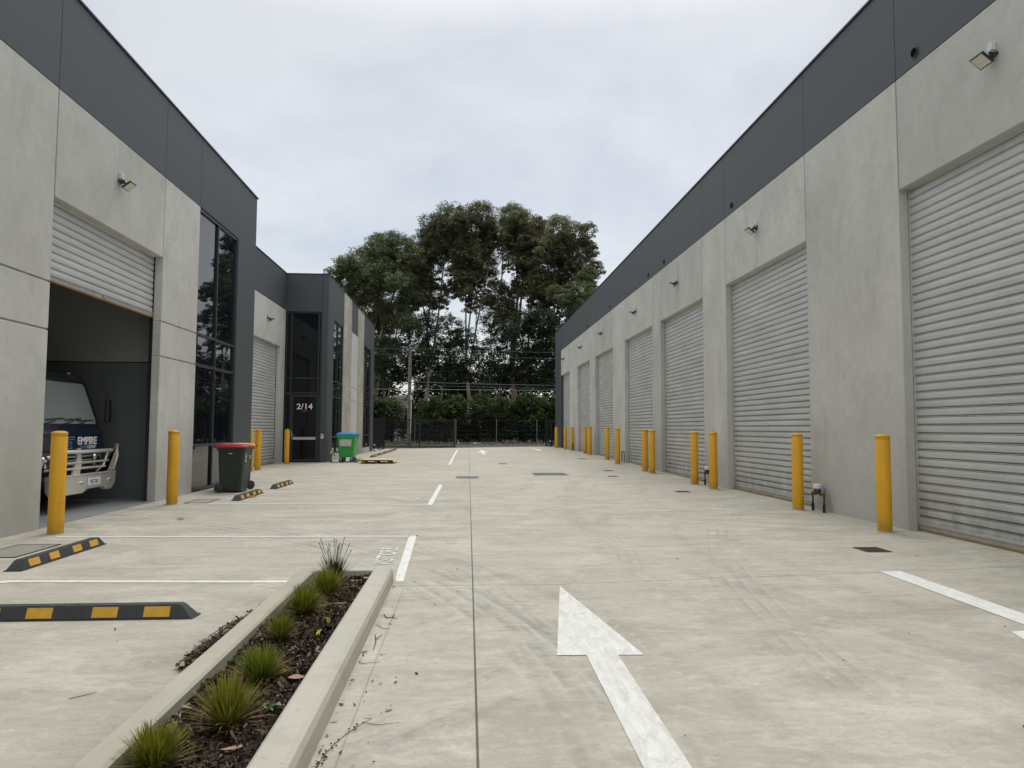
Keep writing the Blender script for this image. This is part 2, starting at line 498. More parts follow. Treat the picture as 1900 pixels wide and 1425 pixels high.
def metal_sheet(name, col, rough, streak=0.12):
    m, nt, p = new_mat(name); N = NT(nt)
    v = N.n('ShaderNodeTexCoord').outputs['Object']
    a = N.noise(N.mapv(v, (1, .5, 3)), 1.4, 6, 0.6)
    c = N.mix(N.rng(a, 0.3, 0.7), rgb(*[q * (1 - streak) for q in col]), rgb(*[min(1, q * (1 + streak)) for q in col]))
    d = N.noise(N.mapv(v, (6, 6, 0.7)), 3, 6, 0.65)
    c = N.mix(N.rng(d, 0.58, 0.8, 0, 0.25), c, rgb(*[q * .6 for q in col]))
    z = N.n('ShaderNodeSeparateXYZ', {'Vector': v}).outputs[2]
    gr = N.math('MULTIPLY', N.rng(z, 0.0, 0.9, 0.55, 0.0, True), N.rng(N.noise(N.mapv(v, (1, 2, 1)), 2.5, 6, 0.65), 0.35, 0.62))
    c = N.mix(gr, c, rgb(.20, .19, .165))
    N.set(p, 'Base Color', c)
    N.set(p, 'Roughness', N.rng(d, 0.3, 0.7, rough - .06, rough + .1))
    N.set(p, 'Normal', N.bump(N.noise(N.mapv(v, (1, 1, 2)), 1.7, 3, 0.5), 0.5, 0.02))
    p.inputs['Metallic'].default_value = 0.25
    return m

M = {}
M['yard'] = yard_concrete()
M['wallR'] = concrete_wall("precast_concrete", (.65, .65, .605), (.52, .52, .485), 0.0)
M['wallL'] = concrete_wall("precast_concrete_pale", (.645, .645, .60), (.52, .52, .485), 7.0)
M['board'] = concrete_wall("board_marked_concrete", (.60, .58, .51), (.44, .42, .36), 3.0, True)
M['kerb'] = concrete_wall("kerb_concrete", (.64, .615, .53), (.50, .48, .41), 5.0)
M['clad'] = plain("charcoal_cladding", (.058, .067, .074), 0.55, 0.0, 0.008, 0.2)
M['cap'] = plain("charcoal_capping", (.035, .038, .042), 0.4, 0.0, 0.05, 2)
M['dark'] = plain("joint_shadow", (.004, .004, .005), 0.95, spec=0.05)
M['core'] = plain("roof_sheet", (.25, .26, .27), 0.6)
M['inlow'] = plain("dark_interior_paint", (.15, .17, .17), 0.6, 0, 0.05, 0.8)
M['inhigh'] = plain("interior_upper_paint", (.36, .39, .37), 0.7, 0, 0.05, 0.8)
M['infloor'] = plain("interior_slab", (.26, .275, .28), 0.45, 0, 0.1, 1.2)
M['shutter'] = metal_sheet("shutter_steel", (.55, .56, .55), 0.5)
M['rail'] = plain("shutter_rail", (.42, .41, .38), 0.5, 0.3)
M['brass'] = plain("weather_strip", (.30, .20, .07), 0.6)
def scuffed(name, col):
    m, nt, p = new_mat(name); N = NT(nt)
    v = N.n('ShaderNodeTexCoord').outputs['Object']; oi = N.n('ShaderNodeObjectInfo').outputs['Random']
    off = N.n('ShaderNodeCombineXYZ'); N.set(off, 0, N.math('MULTIPLY', oi, 50.0)); vv = N.n('ShaderNodeVectorMath', operation='ADD'); N.set(vv, 0, v); N.set(vv, 1, off.outputs[0]); q = vv.outputs[0]
    z = N.n('ShaderNodeSeparateXYZ', {'Vector': v}).outputs[2]
    c = N.mix(N.rng(N.noise(q, 3, 5), 0.3, 0.7), rgb(*[x * .92 for x in col]), rgb(*[min(1, x * 1.05) for x in col]))
    dirt = N.math('MULTIPLY', N.rng(z, 0.0, 0.28, 0.55, 0.0, True), N.rng(N.noise(q, 9, 5, .7), .35, .65, .2, 1.0))
    c = N.mix(dirt, c, rgb(.16, .11, .04))
    sc = N.noise(N.mapv(q, (1, 1, 9)), 3.2, 5, 0.7)
    low = N.rng(z, .25, .95, 1.0, .15, True)
    c = N.mix(N.math('MULTIPLY', N.rng(sc, .66, .72, 0, .55), low), c, rgb(.10, .075, .035))
    N.set(p, 'Base Color', c); N.set(p, 'Roughness', N.rng(N.noise(q, 20, 4), .3, .7, .38, .52))
    N.set(p, 'Normal', N.bump(N.noise(q, 40, 3), .06, .003))
    return m
M['yellow'] = scuffed("safety_yellow", (.68, .35, .010))
M['yellow2'] = plain("stop_yellow", (.60, .33, .03), 0.6, 0, 0.12, 14)
M['rubber'] = plain("black_rubber", (.035, .037, .04), 0.65, 0, 0.2, 9, 0.15)
M['white'] = paint_mat("road_paint", (.76, .77, .75), (.50, .49, .44), 0.7)
M['whiteworn'] = paint_mat("worn_road_paint", (.76, .76, .72), (.50, .49, .44), 0.8)
M['arrowp'] = paint_mat("faded_arrow_paint", (.70, .71, .69), (.48, .465, .41), 0.85)
M['frame'] = plain("window_frame", (.035, .04, .047), 0.35, 0.2, 0.05)
def glass_mat(name, col, ior, rough=0.015):
    m, nt, p = new_mat(name); N = NT(nt)
    v = N.n('ShaderNodeTexCoord').outputs['Object']
    p.inputs['Base Color'].default_value = rgb(*col)
    p.inputs['Roughness'].default_value = rough
    p.inputs['IOR'].default_value = ior
    N.set(p, 'Normal', N.bump(N.noise(v, 0.9, 2), 0.05, 0.02))
    return m
M['glass'] = glass_mat("tinted_glass", (.006, .008, .012), 1.65)
M['glassd'] = glass_mat("dark_door_glass", (.006, .008, .011), 1.38)
M['screen'] = glass_mat("windscreen_glass", (.30, .34, .33), 2.1)  # pale base colour stands in for the outdoors reflected in the glass
M['galv'] = plain("galvanised_steel", (.42, .43, .44), 0.4, 0.7, 0.15, 8)
M['iron'] = plain("rusty_cast_iron", (.085, .055, .045), 0.8, 0.1, 0.25, 20, 0.3)
M['fixt'] = plain("black_fitting", (.018, .02, .024), 0.4)
M['boxw'] = plain("grey_junction_box", (.62, .66, .68), 0.45)
M['lens'] = plain("floodlight_lens", (.62, .60, .50), 0.25, 0, 0.06)
M['binbody'] = plain("bin_dark_green", (.018, .03, .022), 0.42, 0, 0.12, 6, 0.04)
M['red'] = plain("bin_red_lid", (.38, .012, .035), 0.35)
M['ylid'] = plain("bin_yellow_lid", (.72, .42, .03), 0.4)
M['green'] = plain("bin_bright_green", (.02, .34, .05), 0.4, 0, 0.1, 4)
M['blue'] = plain("bin_blue_lid", (.01, .15, .55), 0.4)
M['plate'] = plain("silver_plate", (.5, .5, .5), 0.5, 0.2, 0.1)
M['pallet'] = plain("pallet_timber", (.22, .13, .06), 0.85, 0, 0.3, 12, 0.3)
M['ply'] = plain("plywood", (.55, .43, .25), 0.75, 0, 0.1, 3)
M['truck'] = plain("truck_navy", (.012, .018, .038), 0.3, 0, 0.02, 3, 0, 0.3)
M['alu'] = plain("polished_aluminium", (.80, .77, .71), 0.36, 0.6, 0.05, 1.2)
M['grille'] = plain("grille_black", (.02, .022, .025), 0.5)
M['chrome'] = plain("lamp_chrome", (.75, .76, .78), 0.1, 0.9, 0.02)
M['sign'] = plain("vinyl_white", (.8, .81, .82), 0.5)
M['signb'] = plain("vinyl_blue", (.10, .36, .66), 0.5)
M['signr'] = plain("vinyl_red", (.6, .05, .05), 0.5)
M['fence'] = plain("black_fence", (.012, .013, .015), 0.45)
M['fencepost'] = plain("weathered_post", (.17, .165, .15), 0.7, 0.1, 0.15)
M['polew'] = plain("pole_timber", (.17, .14, .11), 0.9, 0, 0.25, 5, 0.3)
M['conduit'] = plain("pvc_conduit", (.66, .66, .63), 0.5)
M['mesh'] = plain("dark_mesh", (.03, .033, .03), 0.6)
M['wire'] = plain("cable", (.10, .11, .10), 0.6)
M['wirel'] = plain("pale_cable", (.30, .33, .30), 0.5)
M['bark'] = plain("grey_bark", (.27, .24, .185), 0.9, 0, 0.35, 1.5, 0.4)
M['barkd'] = plain("dark_bark", (.07, .06, .05), 0.9, 0, 0.35, 1.5, 0.4)
M['leaf'] = vcol_mat("tree_leaves", 0.42, 0.38, 0.7)
M['leafu'] = vcol_mat("understorey_leaves", 0.6, 0.25, 0.25)
M['blade'] = vcol_mat("grass_blades", 0.45, 0.25, 0.4)
M['chips'] = vcol_mat("mulch_chips", 0.9, 0.0, 0.2)
M['bronze'] = plain("bronze_fitting", (.13, .095, .05), 0.45, 0.6, 0.2, 30)
M['pipeb'] = plain("black_pipe", (.015, .015, .016), 0.5)
M['caps'] = plain("meter_cap", (.7, .7, .7), 0.5)
M['asphalt'] = plain("asphalt", (.05, .05, .052), 0.85, 0, 0.2, 4, 0.3)
M['verge'] = plain("verge_soil", (.09, .075, .055), 0.95, 0, 0.4, 3, 0.5)
M['soil'] = plain("dark_soil", (.035, .026, .02), 0.95, 0, 0.4, 12, 0.5)
M['kerbflush'] = concrete_wall("flush_kerb_concrete", (.565, .535, .445), (.46, .435, .355), 6.0)
M['pit'] = concrete_wall("pit_lid_concrete", (.40, .385, .34), (.31, .30, .265), 9.0)
M['house'] = plain("pale_render", (.6, .6, .58), 0.8)
M['hroof'] = plain("roof_tiles", (.14, .09, .08), 0.8)
M['cream'] = plain("cream_plastic", (.6, .6, .57), 0.5)
M['leafdry'] = plain("dry_leaf", (.32, .20, .13), 0.8, 0, 0.25, 25)
M['twig'] = plain("dark_twig", (.07, .05, .035), 0.9)
M['weed'] = plain("weed_leaf", (.07, .14, .05), 0.6, 0, 0.2, 20)
M['yflower'] = plain("yellow_leaf", (.65, .6, .05), 0.6)

# ------------------------------------------------------------------ ground, yard, road
def grid(name, xs, ys, zf, mat, skip=None, kind='structure', parent=None):
    vs = [(x, y, zf(x, y)) for y in ys for x in xs]
    n = len(xs); fs = []
    for j in range(len(ys) - 1):
        for i in range(n - 1):
            if skip and skip((xs[i] + xs[i + 1]) / 2, (ys[j] + ys[j + 1]) / 2): continue
            fs.append((j * n + i, j * n + i + 1, (j + 1) * n + i + 1, (j + 1) * n + i))
    me = bpy.data.meshes.new(name); me.from_pydata(vs, [], fs); me.update()
    for p in me.polygons: p.use_smooth = True
    o = link_mesh(name, me, mat, parent)
    if kind: o['kind'] = kind
    return o

grid('ground', [-600, -200, -60, -20, 0, 20, 60, 200, 600], [-400, -100, -20, 0, 30, 49.72, 49.9, 56, 60, 64, 80, 120, 250, 900],
     lambda x, y: -0.10 if y < 49.8 else (.07 if y < 58 else .16), M['verge'])
ys = [-14, -8, -4, -1, 0, 1, 2, 2.5] + [2.5 + .25 * i for i in range(1, 24)] + [9 + i for i in range(0, 41)] + [49.75]
ys = sorted(set(ys + [6.7]))
yard = grid('yard_pavement', [-8.2, -7, -5.7, -4, -2.5, -1.4205, -1.4195, -.70, 0, 1, 2, 3, 4, 5, 6, 6.7], ys,
            lambda x, y: gz(x, y), M['yard'], skip=lambda x, y: -1.4195 < x < -.70 and y < 6.7)
e_ = MB(); e_.box(-8.2, 6.7, 49.76, 49.9, -.1, .06); e_.build('slab_edge', M['kerb'], yard)
# the road outside, its gravel shoulder and the grass strip
grid('road', [-60, -20, -.55, 7, 40, 80], [49.95, 51.5, 54, 57.2], lambda x, y: .115, M['asphalt'])
grid('road_shoulder', [-60, -20, -7, 0, 7, 20, 60], [57.2, 58, 59.4, 60.4], lambda x, y: .13 + .10 * S((y - 57.2) / 2.5), M['verge'])

# kerb of the planted strip
kb = MB()
pr = [(-.640, -.04), (-.652, .09), (-.666, .118), (-.690, .130), (-.806, .132), (-.822, .122), (-.828, -.08), (-.66, -.08)]
kb.prism(pr, 1, -9.0, 6.765)
pl_ = [(-1.352, -.08), (-1.352, .118), (-1.368, .131), (-1.478, .130), (-1.492, .12), (-1.50, -.05), (-1.47, -.08)]
kf = MB(); kf.prism(pl_, 1, -9.0, 6.765)
kb.box(-1.36, -.82, 6.63, 6.763, -.08, .1285, .008)
kerb = kb.build('kerb', M['kerb']); kerb['kind'] = 'structure'
kerb_in = kf.build('flush_kerb', M['kerbflush']); kerb_in['kind'] = 'structure'

rng = np.random.default_rng(11)
# soil + bark mulch in the strip
def mulch_z(x, y): return .048 + .018 * math.sin(x * 9 + y * 2.1) * math.cos(y * 3.3) + .012 * math.sin(y * 11 + x * 17)
grid('garden_soil', [-1.36 + .04 * i for i in range(14)] + [-.82], [-8, -2, 1, 2] + [2.2 + .08 * i for i in range(56)], mulch_z, M['soil'])

def chips(name, n, pos, cols, smin, smax, wr=(.2, .5), tilt=.6):
    """n small curled slivers; pos(n)->Nx3"""
    P = pos(n)
    L = rng.uniform(smin, smax, n) * rng.choice([.7, 1, 1.4], n); W = L * rng.uniform(wr[0], wr[1], n)
    yaw = rng.uniform(0, 2 * np.pi, n); ti = rng.normal(0, tilt, n); ro = rng.normal(0, tilt, n)
    ux = np.stack([np.cos(yaw) * np.cos(ti), np.sin(yaw) * np.cos(ti), np.sin(ti)], 1)
    s = np.stack([-np.sin(yaw), np.cos(yaw), np.zeros(n)], 1)
    up = np.cross(ux, s)
    uy = s * np.cos(ro)[:, None] + up * np.sin(ro)[:, None]
    a = P - ux * L[:, None] / 2; b = P + ux * L[:, None] / 2
    w = uy * W[:, None] / 2
    k = rng.uniform(.35, 1, n)[:, None]
    V = np.stack([a - w * k * .6, b - w, b + w * k, a + w * .8], 1).reshape(-1, 3)
    q = np.arange(n * 4).reshape(n, 4)
    C = cols[rng.choice(len(cols), n)] * rng.uniform(.6, 1.3, (n, 1))
    return fast_mesh(name, V, q, M['chips'], None, np.repeat(C, 4, axis=0))
mc = np.array([(.045, .032, .024)] * 8 + [(.08, .056, .04)] * 5 + [(.022, .017, .014)] * 6 + [(.15, .105, .07)] * 2 + [(.30, .25, .19)] * 1)
def mpos(n):
    x = rng.uniform(-1.35, -.825, n); y = 2.2 + 4.42 * rng.uniform(0, 1, n) ** .9
    z = np.array([mulch_z(a, b) for a, b in zip(x, y)]) + rng.uniform(0, .022, n)
    return np.stack([x, y, z], 1)
o = chips('bark_mulch', 15000, mpos, mc, .015, .05); tag(o, kind='stuff')
# litter blown against the outside of the left kerb, thinning out with distance
def lpos(n):
    t = rng.uniform(0, 1, n); y = 4.02 + t * 1.75
    w = .025 + .065 * np.sin(np.clip(t * 1.05, 0, 1) * np.pi) ** .8
    x = -1.505 - np.abs(rng.normal(0, .5, n)) * w
    z = np.array([gz(a, b) for a, b in zip(x, y)]) + .006 + rng.uniform(0, .035, n) * np.exp(-(-1.5 - x) / .06)
    return np.stack([x, y, z], 1)
lc = np.array([(.10, .065, .045)] * 5 + [(.05, .035, .028)] * 5 + [(.26, .19, .13)] * 2 + [(.02, .016, .014)] * 3)
o = chips('leaf_litter', 1300, lpos, lc, .012, .055, (.12, .4), .35); tag(o, kind='stuff')
# sparse crumbs of bark and seed on the slab
def cpos(n):
    x = np.where(rng.uniform(0, 1, n) < .5, rng.normal(-.5, .16, n), rng.uniform(-5.5, 5.5, n))
    x = np.where(x < -1.5, x, np.maximum(x, -.62))
    y = np.where(x > -1.5, 2.5 + 12 * rng.uniform(0, 1, n) ** 2.2, rng.uniform(4, 17, n))
    return np.stack([x, y, np.array([gz(a, b) for a, b in zip(x, y)]) + .007], 1)
o = chips('bark_crumbs', 260, cpos, np.array([(.05, .035, .03), (.03, .025, .02), (.09, .06, .04)]), .008, .026, (.3, .7), .2); tag(o, kind='stuff')

# ------------------------------------------------------------------ painted markings (children of the pavement)
def mark(name, mb, label, mat='white'):
    o = mb.build(name, M[mat], yard); o['label'] = label; return o
m = MB(); m.strip((-4.20, 6.905), (-1.505, 6.765), .085); mark('painted_line', m, "white bay line nearest the camera, ending at the planted strip")
m = MB(); m.sheet([(-4.9, 6.1), (-4.78, 6.08), (-4.13, 6.86), (-4.22, 6.95)]); mark('painted_line', m, "short slanted white line at the left end of the nearest bay line")
m = MB(); m.strip((-5.25, 9.63), (-.70, 9.51), .075); mark('painted_line', m, "white bay line from the nearest left bollard to the visitors marking")
m = MB(); m.sheet([(-.72, 9.55), (-.62, 9.55), (-.555, 6.73), (-.615, 6.72), (-.635, 6.82), (-.65, 7.1)]); mark('painted_line', m, "thick white line across the mouth of the visitors bay")
m = MB(); m.strip((-5.1, 13.70), (-.66, 13.42), .075); mark('painted_line', m, "white bay line behind the near visitors bay")
m = MB(); m.strip((-.635, 13.3), (-.585, 18.05), .095, n=12); mark('painted_line', m, "thick white line across the second bay mouth")
m = MB(); m.strip((-4.5, 16.22), (-.66, 15.84), .07); mark('painted_line', m, "faint thin bay line past the first wheel stop pair", 'whiteworn')
m = MB(); m.strip((-5.5, 19.36), (-3.4, 19.3), .07); mark('painted_line', m, "faint bay line by the far wheel stop", 'whiteworn')
m = MB(); m.strip((-.56, 27.1), (-.50, 36.0), .1, n=12); m.strip((-.50, 36.0), (-.42, 45.5), .1, dz=.0045, n=10); mark('painted_line', m, "far thick white line leading to the end of the gate")
for k, yy in enumerate((29.2, 31.8, 34.4, 37.0, 39.6, 42.2, 44.8)):
    m = MB(); m.strip((-4.4, yy), (-.6, yy - .1), .075, n=4); mark('painted_line', m, "faint far bay line beside the row of distant wheel stops", 'whiteworn')
m = MB(); m.sheet([(4.17, 6.965), (4.40, 6.99), (4.34, 5.25), (4.27, 4.2), (4.02, 4.2), (4.10, 5.05)])
mark('painted_line', m, "white line at the right edge near the closest roller door")
m = MB(); m.sheet([(3.86, 4.865), (3.98, 4.885), (4.0, 4.5), (3.75, 4.5)]); mark('painted_line', m, "tip of a white mark at the lower right edge")
m = MB(); m.add([(x, y, .004) for x, y in [(.735, .3), (.945, .3), (.975, 4.505), (1.14, 4.50), (.87, 6.47), (.59, 4.52), (.775, 4.513)]], [[0, 1, 2, 6], [2, 3, 4], [6, 2, 4], [5, 6, 4]])
mark('painted_arrow', m, "large white arrow pointing away, nearest the camera", 'arrowp')
m = MB(); m.sheet([(.72, 39.7), (.93, 39.7), (.90, 36.4), (1.08, 36.3), (1.10, 39.7), (1.30, 39.7), (1.06, 43.8)]); mark('painted_arrow', m, "small distant white arrow pointing away")
m = MB(); m.sheet([(4.28, 46.6), (4.36, 44.0), (4.2, 42.0), (4.40, 40.7), (4.66, 43.2), (4.52, 44.0), (4.42, 46.6)]); mark('painted_arrow', m, "bent white arrow mark near the right end of the yard")
# VISITORS, reading away from the camera
mt = Matrix.Translation((-.855, 8.06, .005)) @ Matrix.Rotation(math.radians(91), 4, 'Z')
t = text_mesh('painted_letters', "VISITORS", .265, M['white'], yard, mt, extrude=0.0005, bold=.004, fit=(1.06, .205))
t['label'] = "white stencilled word VISITORS on the slab, nearest one"
mt = Matrix.Translation((-.86, 14.75, .005)) @ Matrix.Rotation(math.radians(91), 4, 'Z')
t = text_mesh('painted_letters', "VISITORS", .20, M['whiteworn'], yard, mt, extrude=0.0005, bold=.0, fit=(1.06, .205))
t['label'] = "faint white word VISITORS in the second bay"

# ------------------------------------------------------------------ building parts
def panel(parent, x0, x1, y0, y1, z0, z1, mat, name='wall_panel', bev=.007, gap=.012, grooves=()):
    mb = MB(); zz = [z0] + list(grooves) + [z1]
    g = .012
    along_y = abs(y1 - y0) > abs(x1 - x0)
    for i in range(len(zz) - 1):
        a = zz[i] + (g if i > 0 else 0); b = zz[i + 1] - (g if i < len(zz) - 2 else 0)
        if along_y: mb.box(x0, x1, y0 + gap, y1 - gap, a, b, bev)
        else: mb.box(x0 + gap, x1 - gap, y0, y1, a, b, bev)
    if grooves:
        xm = (x0 + x1) / 2
        if along_y: mb.box(xm - abs(x1 - x0) * .35, xm + abs(x1 - x0) * .35, y0 + .02, y1 - .02, z0 + .02, z1 - .02)
    return mb.build(name, M[mat], parent)

def roller(parent, X, side, y0, y1, z0, z1, ztop, label=None):
    """steel slat curtain in plane X facing side; z0 = height of the bottom rail"""
    p = .1175; prof = [(.000, .004), (.004, .009), (.045, .012), (.084, .008), (.0850, -.034), (.0905, -.034), (.0910, .004), (.0985, .004), (.0990, -.034), (.1060, -.034), (.1085, -.012)]
    pts = []; z = z0 + .10
    while z < ztop:
        for dz, dx in prof:
            if z + dz < ztop: pts.append((z + dz, dx))
        z += p
    vs, fs = [], []
    for z_, dx in pts:
        for y in (y0, y1): vs.append((X + side * dx, y, z_))
    for i in range(len(pts) - 1):
        fs.append((2 * i, 2 * i + 1, 2 * i + 3, 2 * i + 2))
    mb = MB(); mb.add(vs, fs)
    d = mb.build('roller_door', M['shutter'], parent, fixn=False)
    if label: d['label'] = label
    r = MB(); r.box(X - .02, X + .02, y0, y1, z0 + .022, z0 + .115, .004); r.box(X + side * .02, X + side * .035, y0, y1, z0 + .085, z0 + .098)
    r.build('bottom_rail', M['rail'], d)
    w = MB(); w.box(X - .026, X + .026, y0, y1, z0 + .002, z0 + .022); w.build('weather_strip', M['brass'], d)
    for y in (y0, y1):
        g = MB(); s = -1 if y == y0 else 1
        g.box(X - .035, X + side * .03, y - .01 * (s > 0), y + .01 * (s < 0) + .0, gz(6, y) - .01, ztop)
        g.build('guide', M['fixt'], d)
    lk = MB(); yc = (y0 + y1) / 2; lk.box(X + side * .02, X + side * .04, yc - .05, yc + .05, z0 + .04, z0 + .075, .003); lk.build('lock', M['galv'], d)
    return d

def glazing(parent, ax, pos, out, a0, a1, z0, z1, mull, trans, fw=.055, dep=.09, glass='glass', name='window', label=None):
    """ax 'x': plane X=pos spanning y a0..a1, outward direction out (+1/-1); ax 'y' likewise"""
    def bx(mb, u0, u1, w0, w1, d0, d1, bev=.003):
        if ax == 'x': mb.box(pos + out * d0, pos + out * d1, u0, u1, w0, w1, bev)
        else: mb.box(u0, u1, pos + out * d0, pos + out * d1, w0, w1, bev)
    fr = MB()
    bx(fr, a0, a0 + fw, z0, z1, -dep, 0); bx(fr, a1 - fw, a1, z0, z1, -dep, 0)
    us = [a0 + fw] + [c for m_ in mull for c in (m_ - fw / 2, m_ + fw / 2)] + [a1 - fw]
    ws = [z0 + fw] + [c for m_ in trans for c in (m_ - fw / 2, m_ + fw / 2)] + [z1 - fw]
    bx(fr, a0 + fw, a1 - fw, z1 - fw, z1, -dep, -.002); bx(fr, a0 + fw, a1 - fw, z0, z0 + fw, -dep, -.002)
    for m_ in trans: bx(fr, a0 + fw, a1 - fw, m_ - fw / 2, m_ + fw / 2, -dep, -.002)
    for m_ in mull:
        for i in range(0, len(ws), 2):
            bx(fr, m_ - fw / 2, m_ + fw / 2, ws[i], ws[i + 1], -dep, -.004)
    w = fr.build(name, M['frame'], parent)
    if label: w['label'] = label
    for i in range(0, len(us), 2):
        for j in range(0, len(ws), 2):
            pn = MB(); bx(pn, us[i] - .004, us[i + 1] + .004, ws[j] - .004, ws[j + 1] + .004, -dep * .55 - .006, -dep * .55, 0)
            pn.build('pane', M[glass], w)
    return w

# ---- the long right-hand warehouse
RX = 6.31
right = thing('warehouse', "long concrete warehouse on the right with a row of closed roller doors", 'warehouse', (0, 0, 0))
doors = [(-1.0, 3.0), (5.78, 9.795), (12.63, 16.71), (18.39, 22.49), (23.49, 27.65), (29.93, 34.03), (35.6, 39.5), (42.42, 46.3)]
HB, PT, DH = 6.57, 8.17, 4.93
edges = [-12.0] + [v for d in doors for v in d] + [49.35]
for i in range(len(edges) - 1):
    a, b = edges[i], edges[i + 1]
    isdoor = i % 2 == 1
    if i == len(edges) - 2:
        panel(right, RX, RX + .22, a, b, -.1, PT - .03, 'clad', 'cladding_panel', .006)
        continue
    if isdoor:
        panel(right, RX, RX + .22, a, b, DH, HB, 'wallR')
    else:
        panel(right, RX, RX + .22, a, b, -.1, HB, 'wallR')
    panel(right, RX + .006, RX + .2, a, b, HB + .012, PT - .03, 'clad', 'cladding_panel', .004, .005)
ord_ = ['', 'nearest', 'second', 'third', 'fourth', 'fifth', 'sixth', 'farthest']
for k, (a, b) in enumerate(doors):
    roller(right, RX + .175, -1, a - .02, b + .02, gz(6.2, (a + b) / 2) + .005 if k else .005, 0, DH + .06)
mb = MB(); mb.box(RX - .022, RX + .24, -12, 49.38, PT - .025, PT + .012, .004); mb.build('capping', M['cap'], right)
mb = MB(); mb.box(RX + .226, RX + .25, -12, 49.3, -.1, PT - .06); mb.build('joint_backing', M['dark'], right).hide_render = False
mb = MB(); mb.box(RX + .26, 24, -12, 49.34, -.1, 7.85); mb.build('building_core', M['core'], right)
mb = MB(); mb.box(RX + .03, 24, 49.352, 49.55, -.1, PT - .03, .006); mb.build('end_wall', M['clad'], right)
for y in (9.34, 16.25, 22.02, 23.97, 30.46, 36.18):
    v = MB(); R_ = .078
    Mx = Matrix.Translation((RX + .0, y, 6.76)) @ Matrix.Rotation(math.radians(-90), 4, 'Y')
    v.lathe([(R_, .004), (R_, .012), (R_ - .01, .012), (R_ - .012, -.02)], 20, M=Mx)
    vo = v.build('overflow_pipe', M['cap'], right)
    h_ = MB(); h_.lathe([(0.0005, .007), (R_ - .011, .007)], 20, M=Mx); h_.build('pipe_mouth', M['dark'], vo)  # black disc painted for the shade inside the uncut pipe

# ---- near left warehouse with the open door
LX = -5.87
LB, LT, LD = 6.29, 7.87, 4.71
left = thing('warehouse', "near left warehouse in pale concrete with a half raised roller door and charcoal band", 'warehouse', (0, 0, 0))
T_ = .22
panel(left, LX - T_, LX, -12, 3.0, -.1, LB, 'wallL', grooves=(2.79, 3.47))
panel(left, LX - T_, LX, 3.0, 10.365, -.1, LB, 'wallL', grooves=(2.79, 3.47))
panel(left, LX - T_, LX, 10.365, 14.03, LD, LB, 'wallL')
panel(left, LX - T_, LX, 14.03, 15.87, -.1, LB, 'wallL', grooves=(2.79, 3.47))
for a, b in ((-12, 3.0), (3.0, 10.365), (10.365, 14.03), (14.03, 15.87), (15.87, 18.56)):
    panel(left, LX - .2, LX - .006, a, b, LB + .012, LT - .03, 'clad', 'cladding_panel', .004, .005)
panel(left, LX - 1.58, LX - .006, 18.56, 20.07, -.1, LT - .03, 'clad', 'corner_column', .004, .004)
glazing(left, 'x', LX - .03, 1, 15.885, 18.555, .02, LB, (17.17,), (1.02, 2.81, 3.49), label="tall dark window beside the open door")
roller(left, LX - .175, 1, 10.30, 14.03, 3.53, 0, LD + .06, label="half raised steel roller door")
mb = MB(); mb.box(LX - .24, LX + .022, -12, 20.1, LT - .025, LT + .012, .004); mb.build('capping', M['cap'], left)
mb = MB(); mb.box(-20, LX - T_ - .01, -12, 20.0, LB + .02, 7.6); mb.build('roof', M['core'], left)
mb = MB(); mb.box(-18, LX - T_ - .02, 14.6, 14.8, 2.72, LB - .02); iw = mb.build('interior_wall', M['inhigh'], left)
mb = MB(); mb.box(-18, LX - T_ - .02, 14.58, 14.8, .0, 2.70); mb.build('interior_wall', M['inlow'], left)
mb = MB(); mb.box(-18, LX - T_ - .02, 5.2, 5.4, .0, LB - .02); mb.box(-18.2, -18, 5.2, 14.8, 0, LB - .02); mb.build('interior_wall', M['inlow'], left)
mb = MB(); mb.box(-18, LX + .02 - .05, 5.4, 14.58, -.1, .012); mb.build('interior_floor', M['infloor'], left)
mb = MB(); mb.box(-18, LX - T_ - .24, 14.85, 20.0, 0, LB); mb.build('building_core', M['dark'], left)
mb = MB(); mb.box(LX - .9, LX - .27, 10.0, 14.5, LD - .3, LD + .42, .05); mb.build('shutter_drum', M['fixt'], left)

# ---- far left unit: recessed wall with a roller door, glazed entry 2/14 and street face
FX, QX, QY = -5.70, -7.44, 29.8
unit = thing('warehouse', "far left charcoal and concrete unit with a glazed corner entry numbered 2/14", 'warehouse', (0, 0, 0))
panel(unit, QX - T_, QX, 20.2, 25.0, -.1, LB, 'wallL')
panel(unit, QX - T_, QX, 25.0, 29.03, LD - .02, LB, 'wallL')
panel(unit, QX - T_, QX, 29.03, QY - .01, -.1, LB, 'wallL')
panel(unit, QX - .2, QX - .006, 20.1, 25.0, LB + .012, LT - .05, 'clad', 'cladding_panel', .004, .005)
panel(unit, QX - .2, QX - .006, 25.0, QY - .01, LB + .012, LT - .05, 'clad', 'cladding_panel', .004, .005)
roller(unit, QX - .175, 1, 24.98, 29.05, .01, 0, LD + .04, label="closed steel roller door in the recessed wall")
mb = MB(); mb.box(QX - .24, QX + .02, 20.1, QY + .24, LT - .045, LT - .01, .004); mb.box(QX + .022, FX + .02, QY - .022, QY + .24, LT - .045, LT - .0102, .004)
mb.box(FX - .24, FX + .02, QY + .242, 44.85, LT - .045, LT - .01, .004); mb.build('capping', M['cap'], unit)
panel(unit, QX - .15, -5.95, QY, QY + .2, 6.25, LT - .05, 'clad', 'cladding_panel', .004, .004)
panel(unit, -5.95, FX - .0, QY, QY + .2, -.1, LT - .05, 'clad', 'cladding_panel', .004, .004)
glazing(unit, 'y', QY + .03, -1, QX + .005, -5.955, 2.83, 6.24, (-7.19, -6.08), (3.47,), fw=.06, label="tall glazing above the entry door", glass='glassd')
